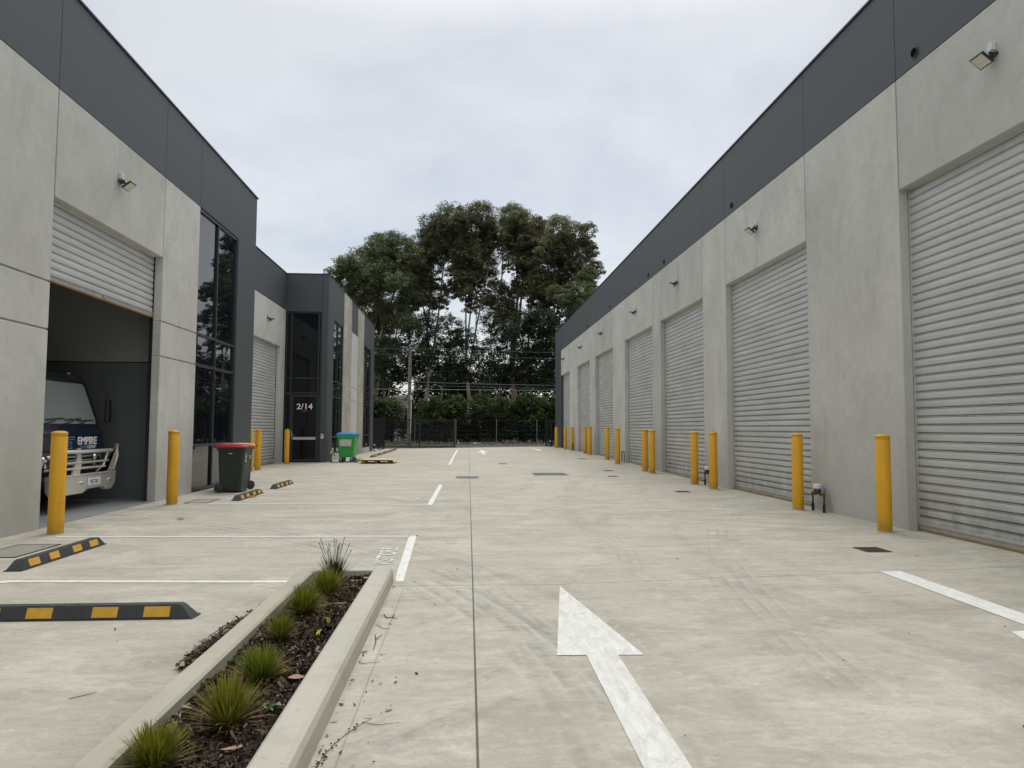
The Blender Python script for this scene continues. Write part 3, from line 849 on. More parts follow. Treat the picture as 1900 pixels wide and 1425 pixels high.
# entry door with its sidelight
glazing(unit, 'y', QY + .03, -1, QX + .005, -7.165, .02, 2.82, (), (), fw=.05, name='sidelight', glass='glassd')
dr = glazing(unit, 'y', QY + .02, -1, -7.16, -6.03, .03, 2.80, (), (), fw=.1, name='entry_door', label="glazed entry door lettered 2/14", glass='glassd')
mb = MB(); mb.box(-7.06, -6.13, QY - .03, QY + .03, .93, 1.04, .004); mb.build('mid_rail', M['plate'], dr)
mb = MB(); mb.tube([(-7.10, QY - .03, 1.13), (-7.10, QY - .09, 1.13), (-6.96, QY - .09, 1.13)], .011); mb.box(-7.125, -7.075, QY - .035, QY - .012, 1.02, 1.3, .004); mb.build('handle', M['galv'], dr)
Rx = Matrix.Rotation(math.radians(90), 4, 'X')
t = text_mesh('door_number', "2/14", .33, M['sign'], dr, Matrix.Translation((-6.585, QY + .02 - .062, 2.285)) @ Rx, sx=1.12, extrude=.002, bold=.004)
t['label'] = "white number 2/14"
mb = MB(); mb.box(-6.66, -6.46, QY - .046, QY - .042, 2.10, 2.125); mb.build('small_caption', M['signr'], dr)
mb = MB(); mb.box(-6.02, -5.955, QY - .004, QY + .1, -.02, 2.82, .003); mb.build('door_jamb', M['frame'], unit)
kp = MB(); kp.box(-5.915, -5.80, QY - .03, QY - .001, .98, 1.17, .01); kpo = kp.build('keypad', M['boxw'], unit)
kk = MB(); kk.box(-5.885, -5.83, QY - .036, QY - .031, 1.09, 1.14, .003); kk.build('keypad_window', M['fixt'], kpo)
# street face
panel(unit, FX - .2, FX, QY + .22, 31.1, -.1, LT - .05, 'clad', 'cladding_panel', .004, .002)
panel(unit, FX - .2, FX, 31.1, 33.62, 6.12, LT - .05, 'clad', 'cladding_panel', .004, .002)
glazing(unit, 'x', FX - .03, 1, 31.11, 33.6, .3, 6.11, (32.35,), (1.02, 2.79, 3.47), label="tall dark window next to the corner entry")
panel(unit, FX - .2, FX + .004, 33.64, 35.93, -.1, LT - .05, 'board', 'textured_panel', .008)
panel(unit, FX - .2, FX + .004, 35.95, 38.0, -.1, 6.25, 'wallL', 'wall_panel', .008, grooves=(2.79, 3.47))
panel(unit, FX - .2, FX - .01, 35.95, 38.0, 6.26, LT - .05, 'clad', 'cladding_panel', .004)
panel(unit, FX - .2, FX + .004, 38.02, 40.3, -.1, LT - .05, 'board', 'textured_panel', .008)
panel(unit, FX - .2, FX, 40.32, 43.36, 6.12, LT - .05, 'clad', 'cladding_panel', .004, .002)
glazing(unit, 'x', FX - .03, 1, 40.33, 43.35, .3, 6.11, (41.85,), (1.02, 2.79, 3.47), label="tall dark window nearest the gate")
panel(unit, FX - 1.2, FX, 43.37, 44.85, -.1, LT - .05, 'clad', 'corner_column', .004, .002)
mb = MB(); mb.box(FX - .2, FX, 31.12, 33.6, -.1, .29, .006); mb.box(FX - .2, FX, 40.34, 43.34, -.1, .29, .006); mb.build('reflection_band', M['wallL'], unit)  # pale strips stand in for the slab's reflection low in the windows
mb = MB(); mb.box(-20, QX - T_ - .02, 20.1, QY + .2, -.1, 7.8); mb.box(-20, FX - .26, QY + .21, 44.8, -.1, 7.55); mb.build('building_core', M['dark'], unit)

# ------------------------------------------------------------------ floodlights
def make_flood():
    r = thing('floodlight', '', 'floodlight')
    b = MB(); b.box(0, .075, -.05, .05, .06, .185, .008); b.box(0, .09, -.03, .03, .04, .07, .004); b.build('junction_box', M['boxw'], r)
    b = MB(); b.box(-.002, .03, -.09, .09, -.02, .02, .004); b.tube([(.01, 0, 0), (.10, 0, -.02), (.14, 0, -.04)], .02)
    b.box(.05, .16, -.10, -.092, -.075, .0, .002); b.box(.05, .16, .092, .10, -.075, .0, .002); b.tube([(.10, -.095, -.03), (.10, .095, -.03)], .008)
    b.tube([(.03, .03, -.02), (.06, .05, -.12), (.11, .03, -.16), (.15, 0, -.10)], .007, 6)
    b.build('bracket', M['fixt'], r)
    Mp = Matrix.Translation((.20, 0, -.09)) @ Matrix.Rotation(math.radians(-38), 4, 'Y')
    b = MB(); b.box(-.115, .115, -.135, .135, -.018, .018, .006, M=Mp)
    for i in range(7): b.box(-.09 + i * .028, -.084 + i * .028, -.11, .11, .018, .034, M=Mp)
    hs = b.build('housing', M['fixt'], r)
    b = MB(); b.box(-.095, .095, -.115, .115, -.022, -.0185, M=Mp); b.build('lens', M['lens'], hs)
    return r
fl0 = make_flood()
FL = [(RX, 7.86, 5.92, 180, "floodlight above the nearest right roller door, largest of the row"),
      (RX, 14.82, 5.80, 180, "floodlight above the second roller door on the right wall"),
      (RX, 20.6, 5.80, 180, "floodlight above the third right roller door"),
      (RX, 25.76, 5.78, 180, "floodlight above the fourth right roller door"),
      (RX, 32.2, 5.86, 180, "floodlight above the fifth right roller door"),
      (RX, 38.0, 5.88, 180, "floodlight above the sixth right roller door"),
      (RX, 44.7, 5.9, 180, "floodlight above the farthest right roller door"),
      (LX, 12.21, 5.57, 0, "floodlight above the half open left roller door"),
      (QX, 27.1, 5.55, 0, "floodlight above the recessed roller door by the 2/14 entry")]
for i, (x, y, z, a, lab) in enumerate(FL):
    o = fl0 if i == 0 else copy_tree(fl0)
    o.location = (x, y, z); o.rotation_euler.z = math.radians(a); o.scale = (.8, .8, .8)
    tag(o, lab, 'floodlight', 'floodlights on the warehouse walls')

# ------------------------------------------------------------------ bollards
def make_bollard():
    r = thing('bollard', '', 'bollard')
    b = MB(); b.lathe([(.097, -.05), (.097, 1.285), (.0945, 1.288), (.0945, 1.296), (.097, 1.299), (.097, 1.335)], 28); b.build('post', M['yellow'], r)
    b = MB(); b.lathe([(.099, 1.325), (.099, 1.338), (.092, 1.349), (.07, 1.359), (.04, 1.365), (.0005, 1.367)], 28); b.build('cap', M['yellow'], r)
    b = MB(); b.lathe([(.12, .004), (.104, .007), (.096, .008)], 28); b.build('grout_ring', M['kerb'], r)
    return r
bo0 = make_bollard()
BO = [(5.90, 9.70, "nearest yellow bollard on the right, beside the nearest roller door"),
      (5.96, 12.42, "yellow bollard on the right standing beside the large water meter"),
      (5.96, 16.75, "yellow bollard at the far side of the second right roller door"),
      (5.95, 18.12, "yellow bollard at the near side of the third right roller door"),
      (5.90, 22.1, "yellow bollard at the far side of the third right roller door"),
      (5.90, 23.0, "yellow bollard at the near side of the fourth right roller door"),
      (5.80, 26.7, "yellow bollard at the far side of the fourth right roller door"),
      (6.02, 29.75, "yellow bollard at the near side of the fifth right roller door"),
      (6.05, 34.1, "yellow bollard at the far side of the fifth right roller door"),
      (6.14, 36.0, "yellow bollard at the near side of the sixth right roller door"),
      (6.15, 40.5, "yellow bollard at the far side of the sixth right roller door"),
      (6.08, 42.7, "yellow bollard at the near side of the farthest right roller door"),
      (5.92, 45.7, "yellow bollard at the far end of the right wall, closest to the gate"),
      (-5.42, 9.93, "large yellow bollard on the left in front of the truck"),
      (-5.38, 13.60, "yellow bollard at the far jamb of the open left door"),
      (-6.93, 24.5, "yellow bollard beyond the dark bins, at the near side of the recessed door"),
      (-6.96, 23.75, "yellow bollard half hidden by the charcoal corner beyond the bins"),
      (-6.97, 28.55, "yellow bollard beside the 2/14 glazed entry")]
for i, (x, y, lab) in enumerate(BO):
    o = bo0 if i == 0 else copy_tree(bo0)
    o.location = (x, y, gz(x, y)); o.rotation_euler.z = i * 1.3
    tag(o, lab, 'bollard', 'yellow bollards guarding the roller doors')

# ------------------------------------------------------------------ wheel stops
def make_stop():
    r = thing('wheel_stop', '', 'wheel stop')
    hl, tl = .825, .735; bw, tw, h = .078, .042, .10
    bm = bmesh.new()
    pts = [(-bw, -hl, .006), (bw, -hl, .006), (bw, hl, .006), (-bw, hl, .006), (-tw, -tl, h), (tw, -tl, h), (tw, tl, h), (-tw, tl, h)]
    vv = [bm.verts.new(p) for p in pts]
    for q in ((3, 2, 1, 0), (4, 5, 6, 7), (0, 1, 5, 4), (1, 2, 6, 5), (2, 3, 7, 6), (3, 0, 4, 7)): bm.faces.new([vv[i] for i in q])
    bmesh.ops.bevel(bm, geom=[e for e in bm.edges], offset=.007, segments=2, affect='EDGES')
    b = MB(); b.addbm(bm); b.box(-.086, .086, -.835, .835, 0, .009, .002); bd = b.build('rubber_body', M['rubber'], r)
    b = MB()
    for y in (-.6, 0, .6): b.lathe([(.0005, h + .002), (.014, h + .002), (.014, h - .004)], 12, c=(0, y, 0))
    b.build('bolt', M['fixt'], bd)
    n = Vector((h - .006, 0, bw - tw)).normalized()
    for s in (-1, 1):
        for a0, a1 in ((-.67, -.49), (-.31, -.135), (.135, .31), (.49, .67)):
            q = MB()
            def P(y, t, off): 
                x = bw + (tw - bw) * t; z = .006 + (h - .006) * t
                return ((x + n.x * off) * s, y, z + n.z * off)
            c = [P(a0, .16, .002), P(a1, .16, .002), P(a1, .88, .002), P(a0, .88, .002)]
            d_ = [P(a0, .16, -.004), P(a1, .16, -.004), P(a1, .88, -.004), P(a0, .88, -.004)]
            q.add(c + d_, [(0, 1, 2, 3), (7, 6, 5, 4), (0, 4, 5, 1), (1, 5, 6, 2), (2, 6, 7, 3), (3, 7, 4, 0)])
            q.build('reflector_panel', M['yellow2'], r)
    return r
ws0 = make_stop()
WS = [(-2.76, 5.37, 90.3, "nearest black and yellow wheel stop, lying crosswise by the planted strip"),
      (-4.41, 8.2, 0, "wheel stop lying lengthwise in front of the nearest left bollard"),
      (-4.42, 15.02, 0, "wheel stop in front of the dark bins"),
      (-4.41, 17.7, 0, "wheel stop just past the dark bins"),
      (-4.43, 30.2, 0, "distant wheel stop partly hidden between green bin and pallet"),
      (-4.42, 35.2, 0, "distant wheel stop just beyond the pallet"),
      (-4.42, 37.8, 0, "distant wheel stop, second beyond the pallet"),
      (-4.42, 40.4, 0, "distant wheel stop, third beyond the pallet"),
      (-4.42, 43.0, 0, "distant wheel stop, fourth beyond the pallet"),
      (-4.42, 45.6, 0, "farthest wheel stop, near the black fence")]
for i, (x, y, a, lab) in enumerate(WS):
    o = ws0 if i == 0 else copy_tree(ws0)
    o.location = (x, y, gz(x, y) + .001); o.rotation_euler.z = math.radians(a)
    if i == 0: o.rotation_euler.x = 0.0
    tag(o, lab, 'wheel stop', 'black and yellow wheel stops')

# ------------------------------------------------------------------ drains, covers and pits
def grate(name, label, x0, x1, y0, y1, mat, bars, dirx=True, recess=.0):
    xm, ym = (x0 + x1) / 2, (y0 + y1) / 2
    z = gz(xm, ym)
    sl = (gz(x1, ym) - gz(x0, ym)) / (x1 - x0); sy = (gz(xm, y1) - gz(xm, y0)) / (y1 - y0)
    r = thing(name, label, 'drain grate' if 'drain' in name else 'cover', (xm, ym, z))
    r.rotation_euler = (math.atan(sy), -math.atan(sl), 0)
    hx, hy = (x1 - x0) / 2, (y1 - y0) / 2
    b = MB(); w = .018
    b.box(-hx, hx, -hy, -hy + w, .001, .009); b.box(-hx, hx, hy - w, hy, .001, .009); b.box(-hx, -hx + w, -hy + w, hy - w, .001, .0085); b.box(hx - w, hx, -hy + w, hy - w, .001, .0085)
    b.build('frame', M[mat], r)
    b = MB(); b.box(-hx + w, hx - w, -hy + w, hy - w, .0015, .0035); b.build('sump', M['fixt'], r)
    b = MB()
    for k in range(bars):
        if dirx:
            c = -hx + w + (k + .5) * (2 * hx - 2 * w) / bars; b.box(c - .006, c + .006, -hy + w, hy - w, .0036, .0075)
        else:
            c = -hy + w + (k + .5) * (2 * hy - 2 * w) / bars; b.box(-hx + w, hx - w, c - .006, c + .006, .0036, .0075)
    b.build('bars', M[mat], r)
    return r
grate('drain_grate', "steel drain grate across the long slab joint", -.24, .42, 20.2, 20.95, 'galv', 16)
grate('drain_grate', "wide steel drain grate right of the slab joint", 2.1, 3.15, 21.3, 22.35, 'galv', 22)
grate('drain_cover', "square rusty brown drain cover near the closest right bollard", 4.69, 4.99, 8.07, 8.39, 'iron', 9)
for x, y, lab in ((4.97, 16.0, "small dark drain cover in front of the second right roller door"), (4.4, 20.9, "small dark drain cover left of the third right roller door"),
                  (4.74, 23.2, "small dark drain cover level with the fourth right roller door"), (5.05, 30.4, "small dark drain cover level with the fifth right roller door"),
                  (1.48, 27.4, "small dark drain cover in mid yard beyond the grates")):
    grate('drain_cover', lab, x - .15, x + .15, y - .13, y + .13, 'iron', 8)
def pit(label, x0, x1, y0, y1):
    r = thing('pit_lid', label, 'pit lid', ((x0 + x1) / 2, (y0 + y1) / 2, gz((x0 + x1) / 2, (y0 + y1) / 2)))
    hx, hy = (x1 - x0) / 2, (y1 - y0) / 2
    b = MB(); b.box(-hx, hx, -hy, hy, -.02, .006, .002); b.build('lid', M['pit'], r)
    b = MB()
    for s in (-1, 1): b.box(s * hx, s * (hx + .015), -hy - .015, hy + .015, -.02, .009); b.box(-hx, hx, s * hy, s * (hy + .015), -.02, .0088)
    b.build('frame', M['fixt'], r)
    b = MB(); b.lathe([(.0005, .0085), (.018, .0085), (.018, .005)], 12, c=(hx * .6, hy * .6, 0)); b.build('lifting_hole', M['fixt'], r)
    return r
pit("speckled concrete pit lid behind the second wheel stop", -5.32, -4.86, 8.15, 9.0)
pit("concrete pit lid beside the far jamb bollard on the left", -5.22, -4.82, 13.78, 14.48)

# ------------------------------------------------------------------ water meters, pipes, taps
def water_meter(label, y):
    r = thing('water_meter', label, 'water meter', (6.17, y, gz(6.17, y)))
    for yy in (-.17, .22):
        b = MB(); b.tube([(0, yy, -.01), (0, yy, .16)], .017, 8); b.tube([(0, yy, 0), (0, yy, .13)], .026, 10)
        b.build('riser', M['pipeb'], r)
    b = MB(); b.tube([(.06, -.06, -.01), (.06, -.06, .42)], .018, 8)
    b.build('riser', M['pipeb'], r)
    b = MB()
    for yy in (-.17, .22): b.tube([(0, yy, .14), (0, yy, .31)], .017, 8); b.tube([(0, yy, .27), (0, yy, .33)], .027, 8)
    b.tube([(0, -.17, .31), (0, -.02, .31), (0, .22, .31)], .018, 8); b.tube([(0, -.08, .31), (0, -.03, .31)], .03, 8); b.tube([(0, .11, .31), (0, .16, .31)], .03, 8)
    b.tube([(0, -.17, .30), (.06, -.10, .36), (.06, -.06, .40)], .013, 6)
    b.build('pipework', M['bronze'], r)
    b = MB(); b.lathe([(.03, .30), (.062, .31), (.066, .40), (.06, .42)], 18, c=(0, .05, 0)); md = b.build('meter_body', M['bronze'], r)
    b = MB(); b.lathe([(.068, .40), (.07, .46), (.066, .475), (.0005, .478)], 18, c=(0, .05, 0)); b.build('meter_cap', M['caps'], md)
    b = MB(); b.tube([(0, -.17, .33), (0, -.17, .47)], .006, 6); b.tube([(-.045, -.17, .40), (.045, -.17, .40)], .009, 6); b.build('valve_handle', M['signb'], r)
    b = MB(); b.box(.012, .016, .24, .285, .2, .29, .004); b.build('tag', M['caps'], r)
    b = MB(); b.tube([(.14, -.2, .10), (-.0, -.2, .10)], .008, 6); b.tube([(.14, .0, .12), (.03, -.06, .12)], .008, 6); b.build('wall_clip', M['galv'], r)
water_meter("bronze water meter with white cap beside the second right roller door", 12.08)
water_meter("bronze water meter with white cap partly behind the third door's bollards", 17.75)
for y, lab in ((27.35, "small black pipe hoop at the wall past the fourth right roller door"), (34.6, "small black pipe hoop at the wall past the fifth right roller door"), (40.1, "small black pipe hoop at the wall past the sixth right roller door")):
    r = thing('pipe_hoop', lab, 'pipe', (6.17, y, gz(6.17, y)), group='black pipe hoops along the right wall')
    b = MB(); b.tube([(-.02, -.2, 0), (-.02, -.2, .40), (-.02, -.17, .44), (-.02, .17, .44), (-.02, .2, .40), (-.02, .2, 0)], .018, 8); b.build('pipe', M['pipeb'], r)
    b = MB()
    for yy in (-.2, .2): b.tube([(-.02, yy, 0), (-.02, yy, .05)], .028, 8)
    b.build('collar', M['galv'], r)
for x, y, lab in ((-5.52, 30.05, "small black tap standpipe with a pale ball at the entry corner"), (-5.52, 44.2, "small standpipe with a white ball at the far end of the left unit"), (5.95, 49.2, "small standpipe with a white ball by the right gate post")):
    r = thing('standpipe', lab, 'standpipe', (x, y, gz(x, y)))
    b = MB(); b.tube([(0, 0, 0), (0, 0, .34)], .022, 8); b.lathe([(.075, 0), (.075, .03), (.03, .05)], 12); b.tube([(0, 0, .30), (.13, 0, .30), (.15, 0, .25)], .018, 8); b.build('pipe', M['pipeb'], r)
    b = MB(); b.lathe([(.0005, .33), (.04, .35), (.052, .385), (.04, .42), (.0005, .437)], 14); b.build('ball_cap', M['caps'], r)

# ------------------------------------------------------------------ wheelie bins
def loft(mb, loops, cap=True, smooth=False):
    n = len(loops[0]); vs = [p for l in loops for p in l]; fs = []
    for i in range(len(loops) - 1):
        for k in range(n):
            k2 = (k + 1) % n; fs.append((i * n + k, i * n + k2, (i + 1) * n + k2, (i + 1) * n + k))
    if cap: fs.append(tuple(range(n - 1, -1, -1))); fs.append(tuple(range((len(loops) - 1) * n, len(loops) * n)))
    mb.add(vs, fs, smooth)
def rrect(x0, x1, y0, y1, z, r, k=4, f=None):
    pts = []
    for cx, cy, a0 in ((x1 - r, y1 - r, 0), (x0 + r, y1 - r, 90), (x0 + r, y0 + r, 180), (x1 - r, y0 + r, 270)):
        for i in range(k + 1):
            a = math.radians(a0 + 90 * i / k); x, y = cx + r * math.cos(a), cy + r * math.sin(a)
            pts.append((x, y, z if f is None else f(x, y)))
    return pts
def wheelie(label, lid, loc, rz, marks=True):
    """local +x is the front; the wheels are at the back"""
    r = thing('wheelie_bin', label, 'bin', loc, rz, 'dark green wheelie bins')
    b = MB()
    loft(b, [rrect(-.235, .225, -.21, .21, .03, .05), rrect(-.24, .235, -.22, .22, .09, .05), rrect(-.27, .30, -.262, .262, .86, .055), rrect(-.275, .305, -.265, .265, .93, .055)])
    loft(b, [rrect(-.30, .335, -.285, .285, .925, .06), rrect(-.305, .34, -.29, .29, .985, .06)])
    b.box(.15, .24, -.15, .15, .0, .04, .01)
    bd = b.build('body', M['binbody'], r)
    b = MB()
    loft(b, [rrect(-.325, .355, -.30, .30, 0, .06, f=lambda x, y: .982 + .0), rrect(-.33, .362, -.305, .305, 0, .06, f=lambda x, y: 1.008),
             rrect(-.30, .33, -.275, .275, 0, .06, f=lambda x, y: 1.026 + .03 * (x < 0)), rrect(-.22, .24, -.2, .2, 0, .06, f=lambda x, y: 1.05 + .01 * (x < 0))])
    b.box(.352, .392, -.10, .10, .985, 1.005, .006)
    b.build('lid', M[lid], r)
    b = MB(); b.tube([(-.37, -.2, 1.0), (-.37, .2, 1.0)], .016, 8)
    for yy in (-.2, -.07, .07, .2): b.box(-.385, -.30, yy - .02, yy + .02, .975, 1.02, .005)
    b.build('handle', M['binbody'], r)
    for s in (-1, 1):
        w = MB(); Mw = Matrix.Translation((-.235, s * .235, .10)) @ Matrix.Rotation(math.radians(90), 4, 'X')
        w.lathe([(.0005, -.028), (.05, -.028), (.062, -.02), (.092, -.028), (.10, -.018), (.10, .018), (.092, .028), (.062, .02), (.05, .028), (.0005, .028)], 22, M=Mw)
        w.build('wheel', M['rubber'], r)
    b = MB(); b.tube([(-.235, -.22, .10), (-.235, .22, .10)], .012, 8); b.build('axle', M['galv'], r)
    if marks:
        b = MB(); random.seed(5)
        b.box(-.03, .05, -.2635, -.2605, .845, .857); b.build('maker_mark', M['sign'], bd)
        Mm = Matrix.Translation((.302, -.12, .80)) @ Matrix.Rotation(math.radians(90), 4, 'Z') @ Matrix.Rotation(math.radians(90), 4, 'X')
        text_mesh('painted_digits', "J2", .12, M['sign'], bd, Mm, extrude=.002)
        Mm = Matrix.Translation((.294, -.12, .68)) @ Matrix.Rotation(math.radians(90), 4, 'Z') @ Matrix.Rotation(math.radians(90), 4, 'X')
        text_mesh('painted_digits', "M", .10, M['sign'], bd, Mm, extrude=.002)
        Mm = Matrix.Translation((.30, .13, .76)) @ Matrix.Rotation(math.radians(90), 4, 'Z') @ Matrix.Rotation(math.radians(90), 4, 'X')
        text_mesh('painted_digits', "21", .12, M['sign'], bd, Mm, extrude=.002)
    return r
wheelie("dark green wheelie bin with a red lid beside the tall window", 'red', (-5.09, 16.2, 0), math.radians(-3))
wheelie("dark green wheelie bin with a yellow lid, standing behind the red-lidded one", 'ylid', (-5.27, 16.93, 0), math.radians(222), False)

# large green bin on castors
r = thing('waste_bin', "bright green four-wheeled waste bin with a blue lid by the glazed entry", 'bin', (-4.87, 30.25, gz(-4.9, 30.2)), math.radians(1))
b = MB()
loft(b, [rrect(-.29, .29, -.50, .50, .20, .06), rrect(-.30, .30, -.52, .52, .28, .06), rrect(-.37, .37, -.62, .62, 1.02, .06), rrect(-.375, .375, -.625, .625, 1.08, .06)])
loft(b, [rrect(-.405, .405, -.655, .655, 1.06, .05), rrect(-.41, .41, -.66, .66, 1.13, .05)])
for s in (-1, 1):
    b.box(s * .405, s * .45, -.45, .45, 1.08, 1.13, .01)
    b.prism([(-.655, 1.06), (-.645, 1.0), (-.62, .98), (-.62, 1.06)], 0, s * .25 - .05, s * .25 + .05)
bd = b.build('body', M['green'], r)
b = MB()
loft(b, [rrect(-.40, .40, -.65, .65, 1.13, .05), rrect(-.40, .40, -.65, .65, 1.16, .05), rrect(-.33, .33, -.58, .58, 1.215, .05), rrect(-.2, .2, -.45, .45, 1.235, .05)])
b.build('lid', M['blue'], r)
b = MB(); b.box(-.25, .22, -.625, -.60, .66, .94, .006); b.build('silver_plate', M['plate'], bd)
b = MB(); b.tube([(.385, -.35, .95), (.43, -.35, .93), (.43, -.35, .62), (.36, -.35, .60)], .012, 6); b.build('side_handle', M['galv'], r)
for sx_ in (-1, 1):
    for sy_ in (-1, 1):
        b = MB(); Mw = Matrix.Translation((sx_ * .22, sy_ * .40, .09)) @ Matrix.Rotation(math.radians(90), 4, 'X') @ Matrix.Rotation(math.radians(20 * sx_), 4, 'Y')
        b.lathe([(.0005, -.025), (.05, -.025), (.09, -.02), (.09, .02), (.05, .025), (.0005, .025)], 20, M=Mw)
        w = b.build('wheel', M['rubber'], r)
        b = MB(); b.box(sx_ * .22 - .05, sx_ * .22 + .05, sy_ * .40 - .05, sy_ * .40 + .05, .185, .2, .003); b.box(sx_ * .22 - .03, sx_ * .22 + .03, sy_ * .40 - .042, sy_ * .40 - .036, .07, .19); b.box(sx_ * .22 - .03, sx_ * .22 + .03, sy_ * .40 + .036, sy_ * .40 + .042, .07, .19)
        b.build('castor_fork', M['galv'], w)

# timber pallet with a sheet of plywood on it
r = thing('pallet', "low timber pallet on the slab right of the green bin", 'pallet', (-3.47, 28.85, gz(-3.4, 28.8) + .002), math.radians(2))
for y in (-.54, 0, .54):
    b = MB()
    b.box(-.58, .58, y - .05, y + .05, 0, .018, .002)
    for x in (-.50, 0, .50): b.box(x - .07, x + .07, y - .05, y + .05, .018, .098, .003)
    b.box(-.58, .58, y - .05, y + .05, .098, .118, .002); b.build('bearer', M['pallet'], r)
b = MB()
for i in range(7): b.box(-.58 + i * .177, -.58 + i * .177 + .10, -.6, .6, .118, .138, .002)
b.build('deck_boards', M['pallet'], r)
o = MB(); o.box(-.68, .70, -.78, .62, .0, .018, .002)
o = o.build('plywood_sheet', M['ply']); o.location = (-3.42, 28.98, gz(-3.4, 28.8) + .141); o.rotation_euler.z = math.radians(-2); tag(o, "pale plywood sheet lying on top of the timber pallet", 'board')
o = MB(); o.box(-.25, .25, -.6, .6, .0, .02, .002)
o = o.build('timber_board', M['ply']); o.location = (-4.1, 48.3, gz(-4.1, 48.3) + .003); o.rotation_euler.z = math.radians(8); tag(o, "pale board lying flat beyond the farthest wheel stop", 'board')

# ------------------------------------------------------------------ truck (local +x = forward, out of the door)
trk = thing('truck', "navy truck with an aluminium bull bar parked nose out in the open left bay", 'truck', (-6.78, 12.88, .012))
W2 = 1.12
prof = [(0.0, .52), (.0, 1.02), (-.02, 1.26), (-.045, 1.36), (-.10, 1.42), (-.36, 2.22), (-.42, 2.33), (-.58, 2.39), (-1.55, 2.40), (-1.66, 2.22), (-1.70, 1.3), (-1.70, .60), (-1.35, .56), (-1.25, .88), (-.72, .92), (-.42, .86), (-.32, .56)]
bm = bmesh.new()
rows = []
for yy, ins in ((-W2, .055), (-W2 + .10, .0), (W2 - .10, .0), (W2, .055)):
    row = []
    for x, z in prof:
        k = 1.0 if z > .9 else 1.0
        row.append(bm.verts.new((x - (ins if x > -.8 else -ins * .5), yy * (1 - .028 * max(0, z - 1.3)), z - (ins * .5 if z > 2.0 else 0))))
    rows.append(row)
n = len(prof)
for a in range(3):
    for i in range(n):
        j = (i + 1) % n; bm.faces.new([rows[a][i], rows[a][j], rows[a + 1][j], rows[a + 1][i]])
bm.faces.new(rows[0]); bm.faces.new(list(reversed(rows[3])))
bmesh.ops.bevel(bm, geom=[e for e in bm.edges if len(e.link_faces) == 2 and e.calc_face_angle(0) > .35], offset=.018, segments=2, affect='EDGES')
b = MB(); b.addbm(bm, True)
cab = b.build('cab', M['truck'], trk)
mod = cab.modifiers.new('wn', 'WEIGHTED_NORMAL'); mod.keep_sharp = True
# windscreen lies on the raked face between (-.10,1.42) and (-.34,2.14)
def scr(y, t, off):
    x = -.10 + (-.36 + .10) * t; z = 1.42 + .80 * t; nn = Vector((.80, 0, .26)).normalized()
    sh = 1 - .03 * max(0, z - 1.3)
    return (x + nn.x * off, y * sh, z + nn.z * off)
b = MB(); ol = [(-.86, .10), (-.90, .05), (.90, .05), (.93, .12), (.90, .92), (.84, .97), (-.84, .97), (-.90, .92)]
b.add([scr(y, t_, .012) for y, t_ in ol], [list(range(8))]); b.add([scr(y * 1.025, .5 + (t_ - .5) * 1.06, .008) for y, t_ in ol], [list(range(8))])
ws_ = MB(); ws_.add([scr(y * 1.12, .5 + (t_ - .5) * 1.10, .006) for y, t_ in ol], [list(range(8))]); gk = ws_.build('windscreen_seal', M['fixt'], trk, fixn=False)
ws_ = MB(); ws_.add([scr(y, t_, .010) for y, t_ in ol], [list(range(8))]); ws_.build('windscreen', M['screen'], trk, fixn=False)
b = MB()
for y0, y1, t0, t1 in ((-.15, .42, .10, .16), (-.75, -.10, .10, .16), (.25, .80, .09, .13)):
    b.tube([scr(y0, t0 - .06, .02), scr((y0 + y1) / 2, t0, .035)], .008, 6); b.tube([scr((y0 + y1) / 2 - .28, t0 + .02, .03), scr((y0 + y1) / 2 + .28, t1, .03)], .009, 6)
b.build('wiper', M['fixt'], trk)
for s in (-1, 1):
    b = MB(); pts = [(-.30, 1.42), (-.50, 2.06), (-1.20, 2.10), (-1.22, 1.42)]
    yw = s * (W2 + .004); b.add([(x, yw * (1 - .055 * (z - 1.3)) , z) for x, z in pts], [(0, 1, 2, 3)]); b.build('side_window', M['screen'], trk, fixn=False)
    b = MB(); b.tube([(-.15, s * .93, 2.1), (-.02, s * 1.08, 2.12), (.0, s * 1.12, 1.95), (-.02, s * 1.12, 1.45), (-.16, s * 1.03, 1.40)], .012, 6); mi = b.build('mirror_arm', M['fixt'], trk)
    b = MB(); b.box(-.02, .05, s * 1.10 - .08, s * 1.10 + .08, 1.50, 1.92, .02); b.build('mirror', M['fixt'], mi)
